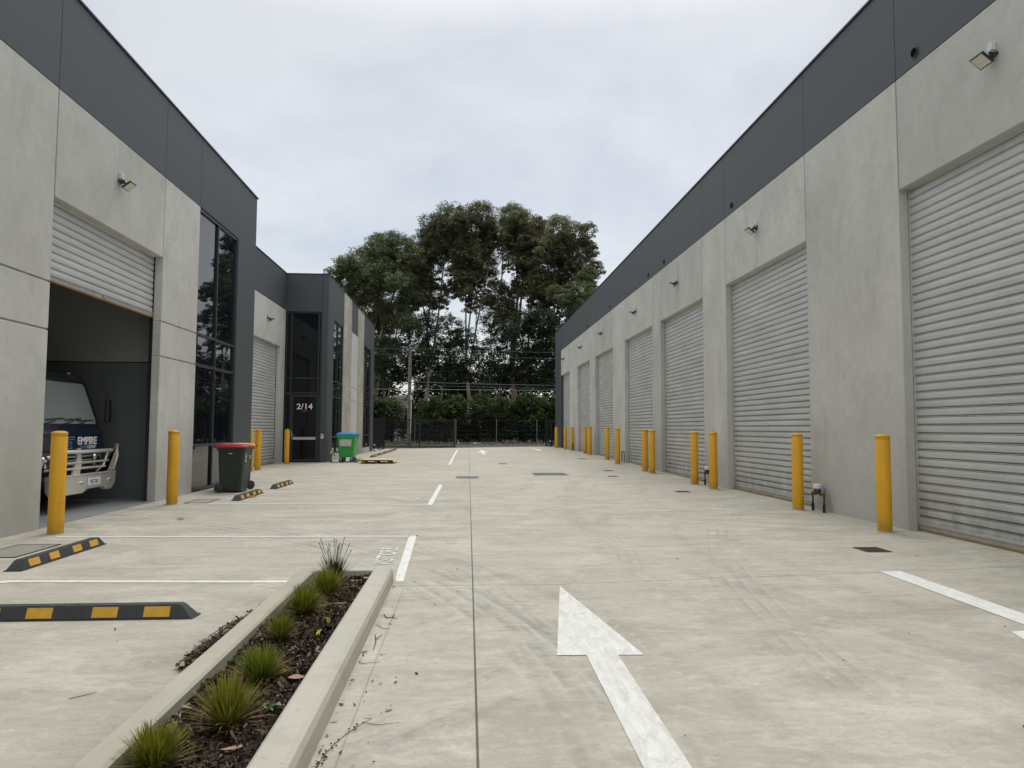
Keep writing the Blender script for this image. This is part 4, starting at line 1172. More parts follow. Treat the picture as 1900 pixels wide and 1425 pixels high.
# front panel seams and grille openings
b = MB(); b.box(.0, .012, -.93, .93, 1.27, 1.28); b.box(.0, .012, -.93, .93, 1.005, 1.015); b.build('panel_seam', M['fixt'], trk)
b = MB(); b.box(-.01, .014, -.62, .62, .66, .93, .01); gr = b.build('grille', M['grille'], trk)
b = MB()
for k in range(4): b.box(.014, .03, -.60, .60, .685 + k * .065, .703 + k * .065, .004)
b.build('grille_bar', M['alu'], gr)
for s in (-1, 1):
    b = MB(); b.box(-.03, .03, s * .66, s * .93, .66, .92, .03); hl = b.build('headlight', M['chrome'], trk)
    b = MB(); b.lathe([(.0005, .012), (.07, .01), (.085, 0)], 16, M=Matrix.Translation((.028, s * .79, .79)) @ Matrix.Rotation(math.radians(90), 4, 'Y')); b.build('lens', M['glass'], hl)
    b = MB(); Mw = Matrix.Translation((-1.0, s * .82, .39)) @ Matrix.Rotation(math.radians(90), 4, 'X')
    b.lathe([(.20, -.11), (.36, -.11), (.39, -.08), (.39, .08), (.36, .11), (.20, .11)], 32, M=Mw); ty = b.build('wheel', M['rubber'], trk)
    b = MB(); b.lathe([(.0005, -.06), (.1, -.07), (.2, -.02), (.2, .02), (.1, .07), (.0005, .06)], 24, M=Mw); b.build('rim', M['plate'], ty)
    b = MB(); Mw = Matrix.Translation((-4.4, s * .80, .39)) @ Matrix.Rotation(math.radians(90), 4, 'X')
    b.lathe([(.20, -.11), (.36, -.11), (.39, -.08), (.39, .08), (.36, .11), (.20, .11)], 32, M=Mw); b.build('wheel', M['rubber'], trk)
b = MB(); b.box(-6.2, -.35, -.42, -.34, .58, .74, .01); b.box(-6.2, -.35, .34, .42, .58, .74, .01); b.box(-6.3, -1.85, -1.05, 1.05, .86, 1.0, .01); b.build('chassis', M['fixt'], trk)
b = MB(); b.box(-6.3, -1.85, -1.07, -1.04, 1.0, 1.35, .01); b.box(-6.3, -1.85, 1.04, 1.07, 1.0, 1.35, .01); b.box(-1.9, -1.84, -1.04, 1.04, 1.0, 2.1, .01); b.build('tray', M['alu'], trk)
b = MB(); b.box(-.52, -.46, .60, .64, 2.37, 2.40, .006); b.build('roof_marker_lamp', M['lens'], trk)
# bumper: folded channel, stepped under the middle, angled wings
b = MB()
for yy0, yy1, zb in ((-.78, -.02, .30), (-.02, .88, .34)):
    pass
bo = [(-1.08, .36), (-.98, .27), (-.10, .27), (-.02, .33), (.62, .33), (.68, .27), (.88, .27), (1.0, .38), (1.04, .60), (-1.10, .60)]
b.prism(bo, 0, .14, .24)
bmp = b.build('bumper', M['alu'], trk)
mo = bmp.modifiers.new('bev', 'BEVEL'); mo.width = .015; mo.segments = 2
b = MB()
b.prism([(.14, .30), (.24, .30), (.24, .59), (.14, .59)], 1, 0, .01)
b.tube([(.24, -1.06, .585), (.24, 1.0, .585)], .016, 8); b.build('bumper_lip', M['alu'], bmp)
b = MB(); b.box(.241, .249, .02, .44, .385, .515, .004); pl = b.build('number_plate', M['sign'], bmp)
Mp = Matrix.Translation((.2500, .23, .448)) @ Matrix.Rotation(math.radians(90), 4, 'Z') @ Matrix.Rotation(math.radians(90), 4, 'X')
text_mesh('plate_letters', "1FE 7XU", .095, M['fixt'], pl, Mp, sx=.86, extrude=.0012, bold=.001)
for yy in (-.18, .78):
    for d in (-.03, .03):
        b = MB(); b.lathe([(.0005, .012), (.022, .012), (.028, .004), (.03, 0)], 14, M=Matrix.Translation((.241, yy + d, .45)) @ Matrix.Rotation(math.radians(90), 4, 'Y')); b.build('bumper_lamp', M['chrome'], bmp)
# bull bar: swept blades, uprights and tubes
b = MB()
b.tube([(.12, -1.02, .90), (.22, -.72, .99), (.27, -.32, .985), (.27, .75, .985)], .034, 10)
b.tube([(.22, -.70, .80), (.24, .70, .80)], .020, 8)
b.tube([(.22, -.70, .70), (.24, .60, .70)], .020, 8)
b.build('bull_bar_tube', M['alu'], trk)
for y0, sgn in ((-.33, 1), (.62, 1), (-.98, 1)):
    b = MB(); bl = [(y0 - .12, .60), (y0 + .10, .60), (y0 + .15, .78), (y0 + .10, 1.04), (y0 + .02, 1.05), (y0 - .01, .86)]
    if y0 > .5: bl = [(y0 - .16, .60), (y0 + .08, .60), (y0 + .26, .86), (y0 + .44, 1.10), (y0 + .50, 1.09), (y0 + .46, .98), (y0 + .40, .92), (y0 + .30, .60), (y0 + .20, .60), (y0 + .30, .80), (y0 + .38, 1.10), (y0 + .28, 1.12), (y0 + .02, .78)][:6] + [(y0 + .30, .60 + .02)] 
    b.prism(bl, 0, .20, .235); o = b.build('bull_bar_post', M['alu'], trk)
b = MB(); b.tube([(.14, .50, .60), (.22, .58, .72), (.24, .70, .98)], .022, 8); b.tube([(.20, 1.0, .62), (.24, 1.06, .88), (.22, 1.05, 1.06)], .022, 8); b.build('bull_bar_stay', M['alu'], trk)
# lettering on the front panel
def front(z, y): return Matrix.Translation((.004, y, z)) @ Matrix.Rotation(math.radians(90), 4, 'Z') @ Matrix.Rotation(math.radians(90), 4, 'X')
text_mesh('lettering', "EMPIRE", .185, M['sign'], cab, front(1.155, .42), sx=1.12, extrude=.004, bold=.006)
text_mesh('lettering', "SIGNS", .085, M['signb'], cab, front(1.045, .29), sx=1.0, extrude=.004, bold=.0)
text_mesh('lettering', "GROUP", .085, M['sign'], cab, front(1.045, .57), sx=1.0, extrude=.004, bold=.0)
b = MB(); x0 = .0045
def bar2(y0, y1, z0, z1, sk=.03):
    b.add([(x0 + .004, y0 + sk * (z0 - 1.02) * 0, z0), (x0 + .004, y1, z0), (x0 + .004, y1 + .0, z1), (x0 + .004, y0, z1)], [(0, 1, 2, 3)])
sl = .26
def par(y0, y1, z0, z1):
    b.add([(x0 + .004, y0 + sl * (z0 - 1.0), z0), (x0 + .004, y1 + sl * (z0 - 1.0), z0), (x0 + .004, y1 + sl * (z1 - 1.0), z1), (x0 + .004, y0 + sl * (z1 - 1.0), z1)], [(0, 1, 2, 3)])
L0 = -.27
par(L0, L0 + .20, 1.225, 1.238); par(L0, L0 + .018, 1.15, 1.225); par(L0 + .05, L0 + .20, 1.185, 1.195); par(L0 + .182, L0 + .2, 1.195, 1.225)
par(L0, L0 + .15, 1.142, 1.152); par(L0 + .0, L0 + .15, 1.105, 1.115); par(L0 + .132, L0 + .15, 1.115, 1.142); par(L0, L0 + .018, 1.04, 1.105); par(L0 + .05, L0 + .18, 1.065, 1.075); par(L0, L0 + .18, 1.028, 1.04); par(L0 + .162, L0 + .18, 1.04, 1.065)
b.build('emblem', M['signb'], cab, fixn=False)

# ------------------------------------------------------------------ gate and fences at the end of the yard
def picket_fence(label, name, p0, p1, h, posts, step=.115, zb=.0, r=.011, cat='fence', rails=(.14, .30, -.10)):
    p0, p1 = Vector(p0), Vector(p1); L = (p1 - p0).length
    a = math.atan2(p1.y - p0.y, p1.x - p0.x)
    t = thing(name, label, cat, (p0.x, p0.y, zb), a)
    b = MB(); x = step / 2
    while x < L: b.box(x - r, x + r, -r, r, .08, h, 0); x += step
    b.build('pickets', M['fence'], t)
    for z in rails:
        z = z if z > 0 else h + z
        b = MB(); b.box(0, L, -.022, .022, z - .02, z + .02); b.build('rail', M['fence'], t)
    for x, w in posts:
        b = MB(); b.box(x - w, x + w, -w, w, 0, h + .05); b.build('post', M['fence'], t)
    return t
picket_fence("black picket sliding gate leaf closing the left half of the yard end", 'gate', (-5.55, 49.62), (-.66, 49.62), 2.02, [(0.04, .04), (2.45, .045), (4.85, .055)], .12, .07, cat='gate')
f2 = picket_fence("black picket fence running from the left unit's corner to the gate", 'picket_fence', (-5.78, 44.9), (-5.55, 49.5), 2.05, [(0.05, .04), (2.3, .04), (4.55, .05)], .10, .02)
picket_fence("short black picket panel beside the right warehouse's end", 'picket_fence', (5.68, 49.75), (6.5, 49.75), 1.95, [(0.04, .045), (.42, .05), (.78, .04)], .09, .10)
t = thing('gate_track', "low black gate track and roller bracket on the slab by the left fence", 'gate track', (-5.35, 46.9, .02))
b = MB(); b.box(-.03, .03, -1.3, 1.3, .16, .20, .004); b.build('rail', M['fence'], t)
b = MB()
for y in (-1.1, 0, 1.1): b.box(-.03, .03, y - .04, y + .04, 0, .16, .004)
b.build('bracket', M['fence'], t)
# wire fence across the road
t = thing('wire_fence', "long wire mesh fence with grey posts across the road", 'fence', (0, 60.6, .22))
for k, x in enumerate([-21.5 + 3.46 * i for i in range(14)]):
    b = MB(); b.tube([(x, 0, 0), (x, 0, 1.98)], .035, 8); b.build('post', M['fencepost'], t)
b = MB()
for z in (.08, .68, 1.02, 1.9): b.tube([(-24, 0, z), (24, 0, z)], .006, 4)
b.build('strand', M['wire'], t)
b = MB()
x = -22.0
while x < 24:
    for s in (-1, 1):
        b.add([(x, .01, .08), (x + .005, .01, .08), (x + s * 1.82 + .005, .01, 1.9), (x + s * 1.82, .01, 1.9)], [(0, 1, 2, 3)])
    x += .14
b.build('mesh', M['mesh'], t, fixn=False)

# utility pole and its cables
t = thing('utility_pole', "short timber utility pole with white conduit behind the gate", 'pole', (-4.10, 53.0, .06))
b = MB(); b.tube([(0, 0, -.1), (0, 0, 3.5), (.02, 0, 7.15)], [.15, .135, .105], 14); b.build('pole', M['polew'], t)
b = MB(); b.tube([(.14, -.10, 1.0), (.135, -.10, 3.45)], .035, 8); b.build('conduit', M['conduit'], t)
b = MB(); b.box(.07, .21, -.18, -.04, 3.45, 3.80, .01); b.build('pit_box', M['conduit'], t)
b = MB()
for z in (1.9, 3.2, 5.9, 4.7): b.lathe([(.15, z), (.15, z + .05)], 14)
b.build('strap', M['fixt'], t)
b = MB(); b.tube([(-.1, -.12, .1), (-.09, -.12, 4.6), (-.03, -.1, 6.6)], .018, 6); b.build('riser_cable', M['wirel'], t)
def cable(label, x0, z0, x1, z1, sag, y0, y1, r, mat='wire', n=24):
    b = MB(); b.tube([(x0 + (x1 - x0) * i / n, y0 + (y1 - y0) * i / n, z0 + (z1 - z0) * i / n - sag * 4 * (i / n) * (1 - i / n)) for i in range(n + 1)], r, 5)
    o = b.build('overhead_cable', M[mat]); tag(o, label, 'cable', 'overhead cables beyond the gate')
cable("topmost thin cable passing over the utility pole", -30, 7.95, 34, 7.25, .25, 54, 54.5, .010)
cable("second highest thin cable, at the utility pole's top", -30, 7.6, 34, 6.6, .3, 53.2, 53.2, .010)
cable("bundled black cable leaving the pole at mid height, upper of the pair", -4.1, 4.86, 34, 4.95, .25, 53.1, 53.3, .022)
cable("black cable just under the bundled one right of the pole", -4.1, 4.62, 34, 4.7, .22, 53.1, 53.4, .012)
cable("lowest pale cable crossing the whole gap between the buildings", -30, 4.6, 34, 4.6, .3, 53.0, 53.0, .014, 'wirel')

# litter on the road shoulder
o = MB(); o.prism([(-.45, 0), (.4, -.02), (.3, .06), (-.2, .09)], 1, -.25, .25); o = o.build('cardboard_sheet', M['caps']); o.location = (1.0, 58.6, .17); tag(o, "crumpled white sheet lying on the road shoulder", 'litter')
o = MB(); o.tube([(0, 0, 0), (-.05, 0, .2), (-.10, 0, .42)], [.03, .025, .01], 6); o = o.build('marker_peg', M['conduit']); o.location = (-.45, 57.6, .13); tag(o, "small pale peg leaning at the left of the road gap", 'peg')

# small pale house glimpsed behind the bushes
M['hroof'] = M['core']
t = thing('house', "small pale house glimpsed between bushes left of the pole", 'house', (-6.9, 74, .15))
b = MB(); b.box(-.6, .6, 0, 5, 0, 4.3); b.build('wall', M['house'], t)
b = MB(); b.prism([(-.2, 4.3), (5.2, 4.3), (2.5, 4.8)], 0, -.7, .7); b.build('roof', M['hroof'], t)
b = MB(); b.box(-.4, .4, -.03, 0, 2.6, 3.6, .01); w = b.build('window', M['frame'], t)
b = MB(); b.box(-.33, .33, -.035, -.031, 2.67, 3.53); b.build('pane', M['glass'], w)

# ------------------------------------------------------------------ grass tufts and small plants in the strip
def tuft(label, x, y, n, rad, h, droop, cols, seed, dry=.13, group='grass tufts in the planted strip'):
    g = np.random.default_rng(seed)
    seg = 5
    th = g.uniform(0, 2 * np.pi, n); rr = rad * .30 * np.sqrt(g.uniform(0, 1, n))
    bx, by = rr * np.cos(th), rr * np.sin(th)
    lean = np.abs(g.normal(0, 1, n)) * .36 + .08
    lean = np.clip(lean, 0, 1.25)
    az = th + g.normal(0, .55, n)
    ln = h * g.uniform(.65, 1.18, n); wd = g.uniform(.0020, .0040, n)
    V = np.zeros((n, seg + 1, 2, 3), np.float32); C = np.zeros((n, seg + 1, 2, 3), np.float32)
    isd = g.uniform(0, 1, n) < dry
    base = cols[g.choice(len(cols), n)] * g.uniform(.7, 1.3, (n, 1))
    base[isd] = np.array([.30, .22, .10]) * g.uniform(.5, 1.2, (isd.sum(), 1)); lean[isd] = np.clip(lean[isd] + .5, 0, 1.45)
    px, py, pz = bx.copy(), by.copy(), np.zeros(n)
    for s in range(seg + 1):
        t = s / seg
        ww = wd * (1 - t ** 2.2) + .0003
        sx_, sy_ = -np.sin(az), np.cos(az)
        V[:, s, 0] = np.stack([px - sx_ * ww, py - sy_ * ww, pz], 1); V[:, s, 1] = np.stack([px + sx_ * ww, py + sy_ * ww, pz], 1)
        tip = np.array([1.35, 1.15, .8]); c = base * (1 + (tip - 1) * (t ** 1.5)); 
        C[:, s, 0] = c; C[:, s, 1] = c
        a = lean * (1 + droop * t * 2.0)
        a = np.clip(a, 0, 1.75)
        st = ln / seg
        px = px + np.cos(az) * np.sin(a) * st; py = py + np.sin(az) * np.sin(a) * st; pz = pz + np.cos(a) * st
        pz = np.maximum(pz, .004)
    b0 = (np.arange(n) * (seg + 1) * 2)[:, None] + np.arange(seg)[None, :] * 2
    Q = np.stack([b0, b0 + 1, b0 + 3, b0 + 2], 2).reshape(-1, 4)
    r = thing('grass_tuft', label, 'grass tuft', (x, y, mulch_z(x, y) - .005), 0, group)
    fast_mesh('blades', V.reshape(-1, 3), Q, M['blade'], r, C.reshape(-1, 3))
    b = MB(); b.lathe([(rad * .34, -.01), (rad * .28, .025), (rad * .1, .05), (.0005, .055)], 10); b.build('crown_base', M['barkd'], r)
    return r
GA = np.array([(.17, .235, .026), (.125, .195, .022), (.22, .25, .032), (.08, .13, .02)])
GB = np.array([(.20, .23, .026), (.145, .20, .022), (.25, .24, .032), (.085, .135, .018)])
GC = np.array([(.035, .055, .022), (.05, .07, .025), (.028, .04, .018)])
tuft("grass tuft nearest the camera, cut by the lower picture edge", -1.245, 3.06, 800, .11, .17, .40, GB, 1)
tuft("widest spreading yellow-tipped grass tuft, second from the camera", -1.075, 3.42, 620, .11, .22, .30, GB, 2, .15)
tuft("rounded green grass tuft, third from the camera", -1.095, 4.02, 900, .115, .185, .35, GA, 3)
tuft("narrow upright grass tuft, smallest in the strip", -1.16, 4.72, 480, .07, .165, .12, GA, 4)
tuft("green grass tuft at the fifth place in the strip", -1.155, 5.36, 900, .125, .20, .42, GA, 5)
tuft("large green grass tuft, sixth from the camera", -1.11, 5.95, 950, .12, .205, .4, GA, 6)
tuft("dark thin-bladed tuft with tall seed stems at the far end of the strip", -1.13, 6.40, 380, .09, .24, .10, GC, 7, .25)
# seed stalks of the last tuft
b = MB(); random.seed(3)
for k in range(16):
    a = random.uniform(0, 6.28); s = random.uniform(.03, .17); hh = random.uniform(.26, .42)
    b.tube([(-1.13 + .02 * math.cos(a), 6.40 + .02 * math.sin(a), .05), (-1.13 + s * .5 * math.cos(a), 6.40 + s * .5 * math.sin(a), .05 + hh * .55), (-1.13 + s * math.cos(a), 6.40 + s * math.sin(a), .05 + hh)], [.0018, .0016, .0035], 4)
o = b.build('seed_stalks', M['barkd'], None); tag(o, "dark bare seed stalks rising from the farthest tuft", 'stalks')
def weed(label, x, y, n, r0, mat, seed):
    random.seed(seed); b = MB()
    for k in range(n):
        a = random.uniform(0, 6.28); L = random.uniform(.6, 1.1) * r0; w = L * .28; z = random.uniform(.01, .05)
        c, s = math.cos(a), math.sin(a)
        b.add([(0, 0, .01), (c * L * .5 - s * w, s * L * .5 + c * w, z + .015), (c * L, s * L, z + .005), (c * L * .5 + s * w, s * L * .5 - c * w, z + .012)], [(0, 1, 2, 3)])
    o = b.build('weed', M[mat], None, fixn=False); o.location = (x, y, mulch_z(x, y) + .01); tag(o, label, 'weed')
weed("small star-leaved weed beside the right kerb", -.92, 3.60, 11, .06, 'weed', 4)
weed("tiny yellow sprig on the mulch right of the narrow tuft", -.95, 4.85, 9, .028, 'yflower', 6)
weed("tiny yellow leaves on the mulch nearer the right kerb", -.93, 5.08, 6, .026, 'yflower', 9)
def leaf(label, x, y, z, L, W, rz, mat='leafdry', curl=.25):
    b = MB(); n = 6; vs = []
    for i in range(n + 1):
        t = i / n; w = W * math.sin(math.pi * min(max(t, .03), .98)) ** .8; zz = curl * L * (t - .5) ** 2
        for s in (-1, 0, 1): vs.append((L * (t - .5), s * w, zz + abs(s) * w * .35))
    fs = []
    for i in range(n):
        for k in range(2): fs.append((3 * i + k, 3 * i + k + 1, 3 * i + k + 4, 3 * i + k + 3))
    b.add(vs, fs, True); o = b.build('dry_leaf', M[mat], None, fixn=False); o.location = (x, y, z); o.rotation_euler = (.1, .06, rz); tag(o, label, 'leaf', 'fallen dry leaves')
leaf("pinkish dry leaf on the mulch by the right kerb, beside the third tuft", -.885, 3.95, .085, .085, .028, .3)
leaf("pale curled leaf on the mulch at the bottom edge", -.95, 3.13, .08, .11, .013, .6)
leaf("pale curled bark strip at the far end of the mulch", -.99, 6.42, .075, .16, .016, .15)
leaf("pinkish leaf in the far right corner of the mulch", -.86, 6.50, .08, .07, .028, 1.0)
leaf("orange-brown leaf on the slab between the left bollards", -4.35, 11.35, .012, .12, .05, .4)
leaf("pinkish leaf at the foot of the wheel stop by the bins", -4.28, 14.9, .012, .15, .05, .5)
leaf("long tan leaf strip on the mulch beside the fifth tuft", -.97, 5.60, .078, .17, .012, .2)
def twig(label, pts, r):
    b = MB()
    for pl in pts: b.tube([(x, y, gz(x, y) + .004 + r) for x, y in pl], [r] * (len(pl) - 1) + [r * .5], 5)
    o = b.build('twig', M['twig'], None); tag(o, label, 'twig', 'twigs on the slab')
twig("long thin twig with seed pods lying along the foot of the right kerb", [[(-.605, 3.05), (-.60, 3.2), (-.57, 3.33), (-.53, 3.44), (-.485, 3.53), (-.44, 3.60)], [(-.475, 3.555), (-.40, 3.52), (-.30, 3.545)], [(-.44, 3.60), (-.48, 3.60)]], .0015)
twig("forked twig on the slab right of the kerb's middle", [[(-.60, 5.02), (-.575, 4.85), (-.57, 4.68)], [(-.585, 4.9), (-.55, 5.02)]], .003)
twig("small y-shaped twig on the slab near the far end of the kerb", [[(-.60, 5.55), (-.57, 5.45), (-.53, 5.45), (-.52, 5.56)], [(-.53, 5.46), (-.49, 5.42)]], .0035)
twig("short curved twig between the two forked ones", [[(-.61, 5.25), (-.57, 5.18), (-.51, 5.15)]], .002)
twig("straight thin twig below the forked one", [[(-.66 + .05, 4.42), (-.50, 4.44)]], .002)
twig("small dark twig on the near left slab beside the kerb", [[(-1.88, 3.62), (-1.83, 3.66), (-1.79, 3.70)]], .002)
b = MB(); random.seed(8)
for k in range(26):
    t = random.random(); x = -.60 + .12 * t ** 2 + random.gauss(0, .012); y = 3.1 + .45 * t; s = random.uniform(.003, .006)
    b.lathe([(.0005, 0), (s, s * .5), (s * .9, s * 1.2), (.0005, s * 1.7)], 6, c=(x, y, .004))
o = b.build('seed_pods', M['twig'], None); tag(o, kind='stuff')

# ------------------------------------------------------------------ trees and bushes
def leaf_cloud(name, lobes, dens, lsz, cols, g, parent, flat=.95, sub=.30, mat='leaf', topcol=None):
    """leaf-sized faces in small sprays spread through and over each lobe"""
    cs, szs, cc = [], [], []
    for (x, y, z, r) in lobes:
        ns = max(14, int(60 * (r / 1.5) ** 2))
        lobe_c = cols[g.choice(len(cols))] * g.uniform(.8, 1.25)
        u = g.normal(0, 1, (ns, 3)); u /= np.linalg.norm(u, axis=1)[:, None]
        u[:, 2] = np.where(u[:, 2] < -.8, -u[:, 2], u[:, 2])
        rad = r * (1 - np.abs(g.normal(0, .26, ns))).clip(.15, 1.04)
        sc = np.array([x, y, z]) + u * rad[:, None] * np.array([1, 1, flat])
        sr = r * sub * g.uniform(.65, 1.25, ns)
        nl = int(dens * (r / 1.5) ** 2 / ns)
        for k in range(ns):
            v = g.normal(0, 1, (nl, 3)); v /= np.linalg.norm(v, axis=1)[:, None]
            q = sc[k] + v * (sr[k] * g.uniform(.2, 1, nl) ** .5)[:, None] * np.array([1, 1, .72])
            cs.append(q); szs.append(np.full(nl, lsz) * g.uniform(.6, 1.35, nl))
            c = lobe_c * g.uniform(.65, 1.4)
            if topcol is not None and g.uniform() < .22 and u[k, 2] > .1: c = .5 * c + .5 * topcol * g.uniform(.6, 1.3)
            cc.append(np.tile(c, (nl, 1)) * g.uniform(.7, 1.35, (nl, 1)))
    P = np.concatenate(cs); Z = np.concatenate(szs)[:, None]; C = np.concatenate(cc); n = len(P)
    a = g.normal(0, 1, (n, 3)); a[:, 2] *= .5; a /= np.linalg.norm(a, axis=1)[:, None]
    nn_ = g.normal(0, 1, (n, 3)) * .75; nn_[:, 2] += .8; b = np.cross(a, nn_); b /= np.linalg.norm(b, axis=1)[:, None]
    V = np.stack([P - a * Z * .5, P - a * Z * .05 + b * Z * .26, P + a * Z * .5, P + a * Z * .05 - b * Z * .26], 1).reshape(-1, 3)
    return fast_mesh(name, V, np.arange(n * 4).reshape(n, 4), M[mat], parent, np.repeat(C, 4, axis=0))

def limb_tubes(mb, base, r0, targets, g, forkz, wob=.35):
    """trunk dividing into leaders that carry every lobe"""
    bx, by = base
    targets = sorted(targets, key=lambda t: t[0])
    k = max(1, min(4, len(targets) // 3)); groups = [targets[i::1] for i in range(1)]
    groups = np.array_split(np.array([t[:4] for t in targets]), k)
    top = Vector((bx, by, forkz)) + Vector((g.normal(0, .3), g.normal(0, .3), 0))
    mb.tube([(bx, by, -.2), (bx + g.normal(0, .06), by, forkz * .35), (bx + g.normal(0, .15), by + g.normal(0, .1), forkz * .7), top], [r0 * 1.25, r0 * .95, r0 * .85, r0 * .72], 10)
    for gr in groups:
        c = gr[:, :3].mean(axis=0); zt = gr[:, 2].max()
        p0 = top; p1 = Vector((top.x + (c[0] - top.x) * .35 + g.normal(0, wob), top.y + (c[1] - top.y) * .35 + g.normal(0, wob), forkz + (c[2] - forkz) * .45))
        p2 = Vector((c[0] + g.normal(0, .2), c[1] + g.normal(0, .2), max(c[2], forkz + 1)))
        p3 = Vector((c[0] + g.normal(0, .4), c[1], zt - .3))
        rr = r0 * .52
        mb.tube([p0 - Vector((0, 0, .3)), p0.lerp(p1, .5) + Vector((g.normal(0, .1), 0, .1)), p1, p2, p3], [rr, rr * .85, rr * .7, rr * .42, rr * .15], 7, caps=False)
        for t in gr:
            q = Vector(t[:3]); ax = [p0, p1, p2, p3]
            zz = q.z - abs(q.x - c[0]) * .9 - 1.0 - g.uniform(0, 1.2)
            st = p0
            for i in range(3):
                if ax[i].z <= zz <= ax[i + 1].z: st = ax[i].lerp(ax[i + 1], (zz - ax[i].z) / max(ax[i + 1].z - ax[i].z, .01))
            if zz > p3.z: st = p2.copy()
            if zz < p0.z: st = Vector((bx, by, max(zz, forkz * .6)))
            mid = st.lerp(q, .5) + Vector((g.normal(0, .25), g.normal(0, .25), g.uniform(-.1, .3)))
            mb.tube([st, mid, q], [rr * .36, rr * .26, rr * .10], 5, caps=False)
            for s in range(6):
                e_ = q + Vector((g.normal(0, 1), g.normal(0, 1), g.normal(.2, .7))) * t[3] * .65
                m_ = mid.lerp(q, g.uniform(0, 1))
                mb.tube([m_, m_.lerp(e_, .5) + Vector((0, 0, g.uniform(-.15, .25))), e_], [rr * .14, rr * .09, rr * .03], 4, caps=False)

